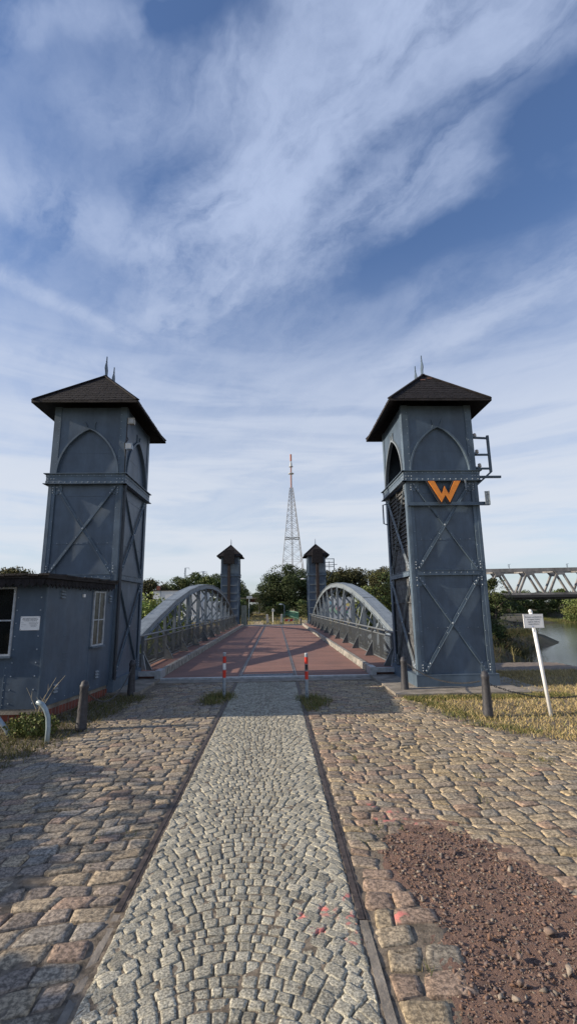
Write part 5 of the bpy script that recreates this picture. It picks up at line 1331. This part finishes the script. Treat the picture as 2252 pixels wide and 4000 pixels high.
# catenary masts
r0 = empty('catenary_mast', (-17.3, 90, 0), 'taller left lattice catenary mast with one arm pointing right', 'mast', 'catenary masts')
b = MB(); b.beam((-17.45, 90, 0), (-17.3, 90, 9.3), .10, .10); b.beam((-17.0, 90, 0), (-17.15, 90, 9.3), .10, .10)
for i in range(12): b.beam((-17.42 if i % 2 else -17.05, 90, i*.75), (-17.05 if i % 2 else -17.42, 90, (i+1)*.75), .05, .05)
b.build('pole', M_galv, r0); b = MB(); b.beam((-17.3, 90, 9.3), (-16.5, 90, 9.3), .07, .07); b.beam((-16.6, 90, 9.3), (-16.4, 90, 9.0), .05, .05); b.build('arm', M_galv, r0)
r0 = empty('catenary_mast', (-19.85, 130, 0), 'right catenary mast with a short double arm', 'mast', 'catenary masts')
b = MB(); b.beam((-19.9, 130, 0), (-19.9, 130, 11.6), .34, .3); b.build('pole', M_galv, r0); b = MB(); b.beam((-21.1, 130, 11.4), (-18.8, 130, 11.4), .08, .12); b.beam((-20.5, 130, 11.6), (-19.3, 130, 11.6), .08, .08); b.build('arm', M_galv, r0)
r0 = empty('catenary_mast', (14.2, 110, 0), 'small catenary mast rising over the brownish trees', 'mast', 'catenary masts')
b = MB(); b.beam((14.6, 96, 0), (14.6, 96, 9.9), .16, .16); b.beam((14.35, 96, 0), (14.4, 96, 9.2), .08, .08); b.build('pole', M_galv, r0); b = MB(); b.beam((13.4, 96, 9.1), (14.5, 96, 9.2), .05, .05); b.build('arm', M_galv, r0)
# white house
r = empty('white_house', (-14, 60, 0), 'white flat-roofed house with a red brick chimney beyond the left truss', 'house')
M_wall = mat('white_render', (.60, .62, .64), .8, 0, .12, .7)
b = MB(); b.box(-15.4, -9.4, 60, 68, -.1, 3.98); b.box(-17.6, -15.4, 60, 66, -.1, 2.75); b.build('wall', M_wall, r)
b = MB(); b.box(-15.5, -9.3, 59.9, 68.1, 3.98, 4.07); b.box(-17.7, -15.4, 59.9, 66.1, 2.75, 2.86); rf2 = b.build('roof', M_tar, r)
b = MB(); b.box(-15.15, -14.75, 60.6, 61.0, 4.05, 4.62); b.build('chimney', M_brick, rf2)
b = MB(); b.box(-14.55, -14.45, 59.95, 60.0, 0, 3.98); b.build('downpipe', M_galv, r)
b = MB(); b.box(-13.6, -12.8, 59.97, 59.99, 1.0, 2.2); b.build('window', M_glass, r)
b = MB(); b.box(-12.2, -11.4, 59.97, 59.99, 1.0, 2.2); b.build('window', M_glass, r)
# parked vehicles seen through the left truss
def vehicle(x, y, L, H, m, label, cat, nm, van=False):
    r = empty(nm, (x, y, 0), label, cat, 'vehicles parked behind the left truss'); b = MB(); w_ = 1.7
    prof = [(0, .3), (L, .3), (L, .95), (L*.86, 1.0), (L*.72, H), (L*.22, H), (L*.04, .98), (0, .9)] if not van else [(0, .3), (L, .3), (L, 1.1), (L*.93, 1.25), (L*.84, H), (0, H)]
    b.prism(prof, (x-L/2, y, 0), (1, 0, 0), (0, 0, 1), (0, 1, 0), 0, w_); b.build('body', m, r)
    b = MB(); a0, a1 = (.26, .70) if not van else (.62, .86)
    b.prism([(L*a0, 1.0+.2*van), (L*(a1+.08), 1.0+.2*van), (L*(a1-.01), H-.1), (L*(a0+.03), H-.1)], (x-L/2, y, 0), (1, 0, 0), (0, 0, 1), (0, 1, 0), -.012, 0); b.build('window', M_glass, r)
    for u in (.2, .8):
        b = MB(); b.tube([(x-L/2+L*u, y-.03, .32), (x-L/2+L*u, y+.2, .32)], .32, 14); b.build('wheel', M_black, r)
vehicle(-10.2, 66, 4.2, 1.45, mat('red_car_paint', (.30, .03, .03), .3), 'red car behind the middle of the left truss', 'car', 'parked_car')
vehicle(-11.5, 54, 4.6, 1.5, M_white, 'white car behind the left truss', 'car', 'parked_car')
vehicle(-8.2, 62, 5.2, 2.6, M_white, 'white delivery van behind the left truss', 'van', 'parked_van', True)
# graffiti wall on the far bank, seen through the right truss
r = empty('graffiti_wall', (9.6, 75, 0), 'low wall covered with colourful graffiti seen through the right truss', 'wall')
b = MB(); b.box(7.6, 12.3, 75, 75.3, -.2, 3.1); b.build('wall_panel', M_wall, r)
gr = random.Random(4); GC = [(.75, .6, .2), (.2, .5, .65), (.7, .25, .3), (.15, .45, .2), (.75, .75, .75), (.3, .6, .35), (.8, .4, .3)]
gm = [mat('graffiti_paint', c, .6) for c in GC]
for j in range(7):
    b = MB()
    for k in range(3):
        u = 7.9+gr.uniform(0, 4.1); z = (.5+gr.uniform(0, 1.0)) if j in (3, 5) else (1.2+gr.uniform(0, .5)) if j in (2, 6) else gr.uniform(1.9, 2.6); n = 11
        b.prism([(u+.34*math.cos(2*math.pi*i/n)*gr.uniform(.7, 1.2), z+.3*math.sin(2*math.pi*i/n)*gr.uniform(.7, 1.25)) for i in range(n)], (0, 75, 0), (1, 0, 0), (0, 0, 1), (0, -1, 0), .003+.004*j+.001*k, .006+.004*j+.001*k)
    b.build('graffiti', gm[j], r)
# concrete railway truss bridge over the river
r = empty('railway_bridge', (60, 108, 0), 'long weathered grey truss railway bridge crossing the river on the right', 'bridge')
M_rb = mat('weathered_concrete', (.25, .24, .23), .85, 0, .3, .35, .4, 1.5)
XA, XB = 38, 125; SLP = .0
yA = lambda x: 108-(x-60)*.06
for dy, nm in ((0, 0), (7, 1)):
    b = MB(); b.beam((XA, yA(XA)+dy, 9.35), (XB, yA(XB)+dy, 9.55), .6, .8); b.build('top_chord', M_rb, r)
    b = MB(); b.beam((XA, yA(XA)+dy, 3.85), (XB, yA(XB)+dy, 3.85), .8, .55); b.build('bottom_chord', M_rb, r)
    x = 45.4+dy*.37
    while x < 122:
        for (a, c) in ((x-.45, x-2.9), (x+.45, x+2.9)):
            b = MB(); b.beam((a, yA(a)+dy, 9.0), (c, yA(c)+dy, 4.1), .45, .42, upv=(1, 0, 0)); b.build('diagonal', M_rb, r)
        b = MB(); b.prism([(x-1.45, 9.0), (x+1.45, 9.0), (x+.8, 8.2), (x-.8, 8.2)], (0, yA(x)+dy, 0), (1, 0, 0), (0, 0, 1), (0, 1, 0), -.3, .3); b.build('gusset', M_rb, r)
        x += 7.0
b = MB(); b.box(XA, XB, 101.5, 113, 3.0, 3.56); b.build('deck', mat('deck_underside', (.05, .048, .045), .9), r)
b = MB(); b.beam((XA, yA(XA)-.75, 2.95), (XB, yA(XB)-.75, 2.95), .25, .75); b.build('edge_girder', M_rb, r)
b = MB()
x = 41.9
while x < 122: b.beam((x+3.5, yA(x)+.3, 9.2), (x+3.5, yA(x)+6.7, 9.2), .4, .5); x += 7.0
b.build('cross_beams', M_rb, r)
b = MB(); b.box(36.5, 40.5, 100, 116, -4.5, 3.2); b.build('abutment', M_rb, r)
for x in (56.8, 71.2):
    b = MB(); b.beam((x, 112, 9.5), (x, 112, 11.1), .10, .10); b.beam((x-.35, 112, 11.0), (x+.4, 112, 11.15), .06, .06); b.beam((x-.25, 112, 10.3), (x-.25, 112, 11.0), .08, .08); b.build('catenary_post', M_galv, r)
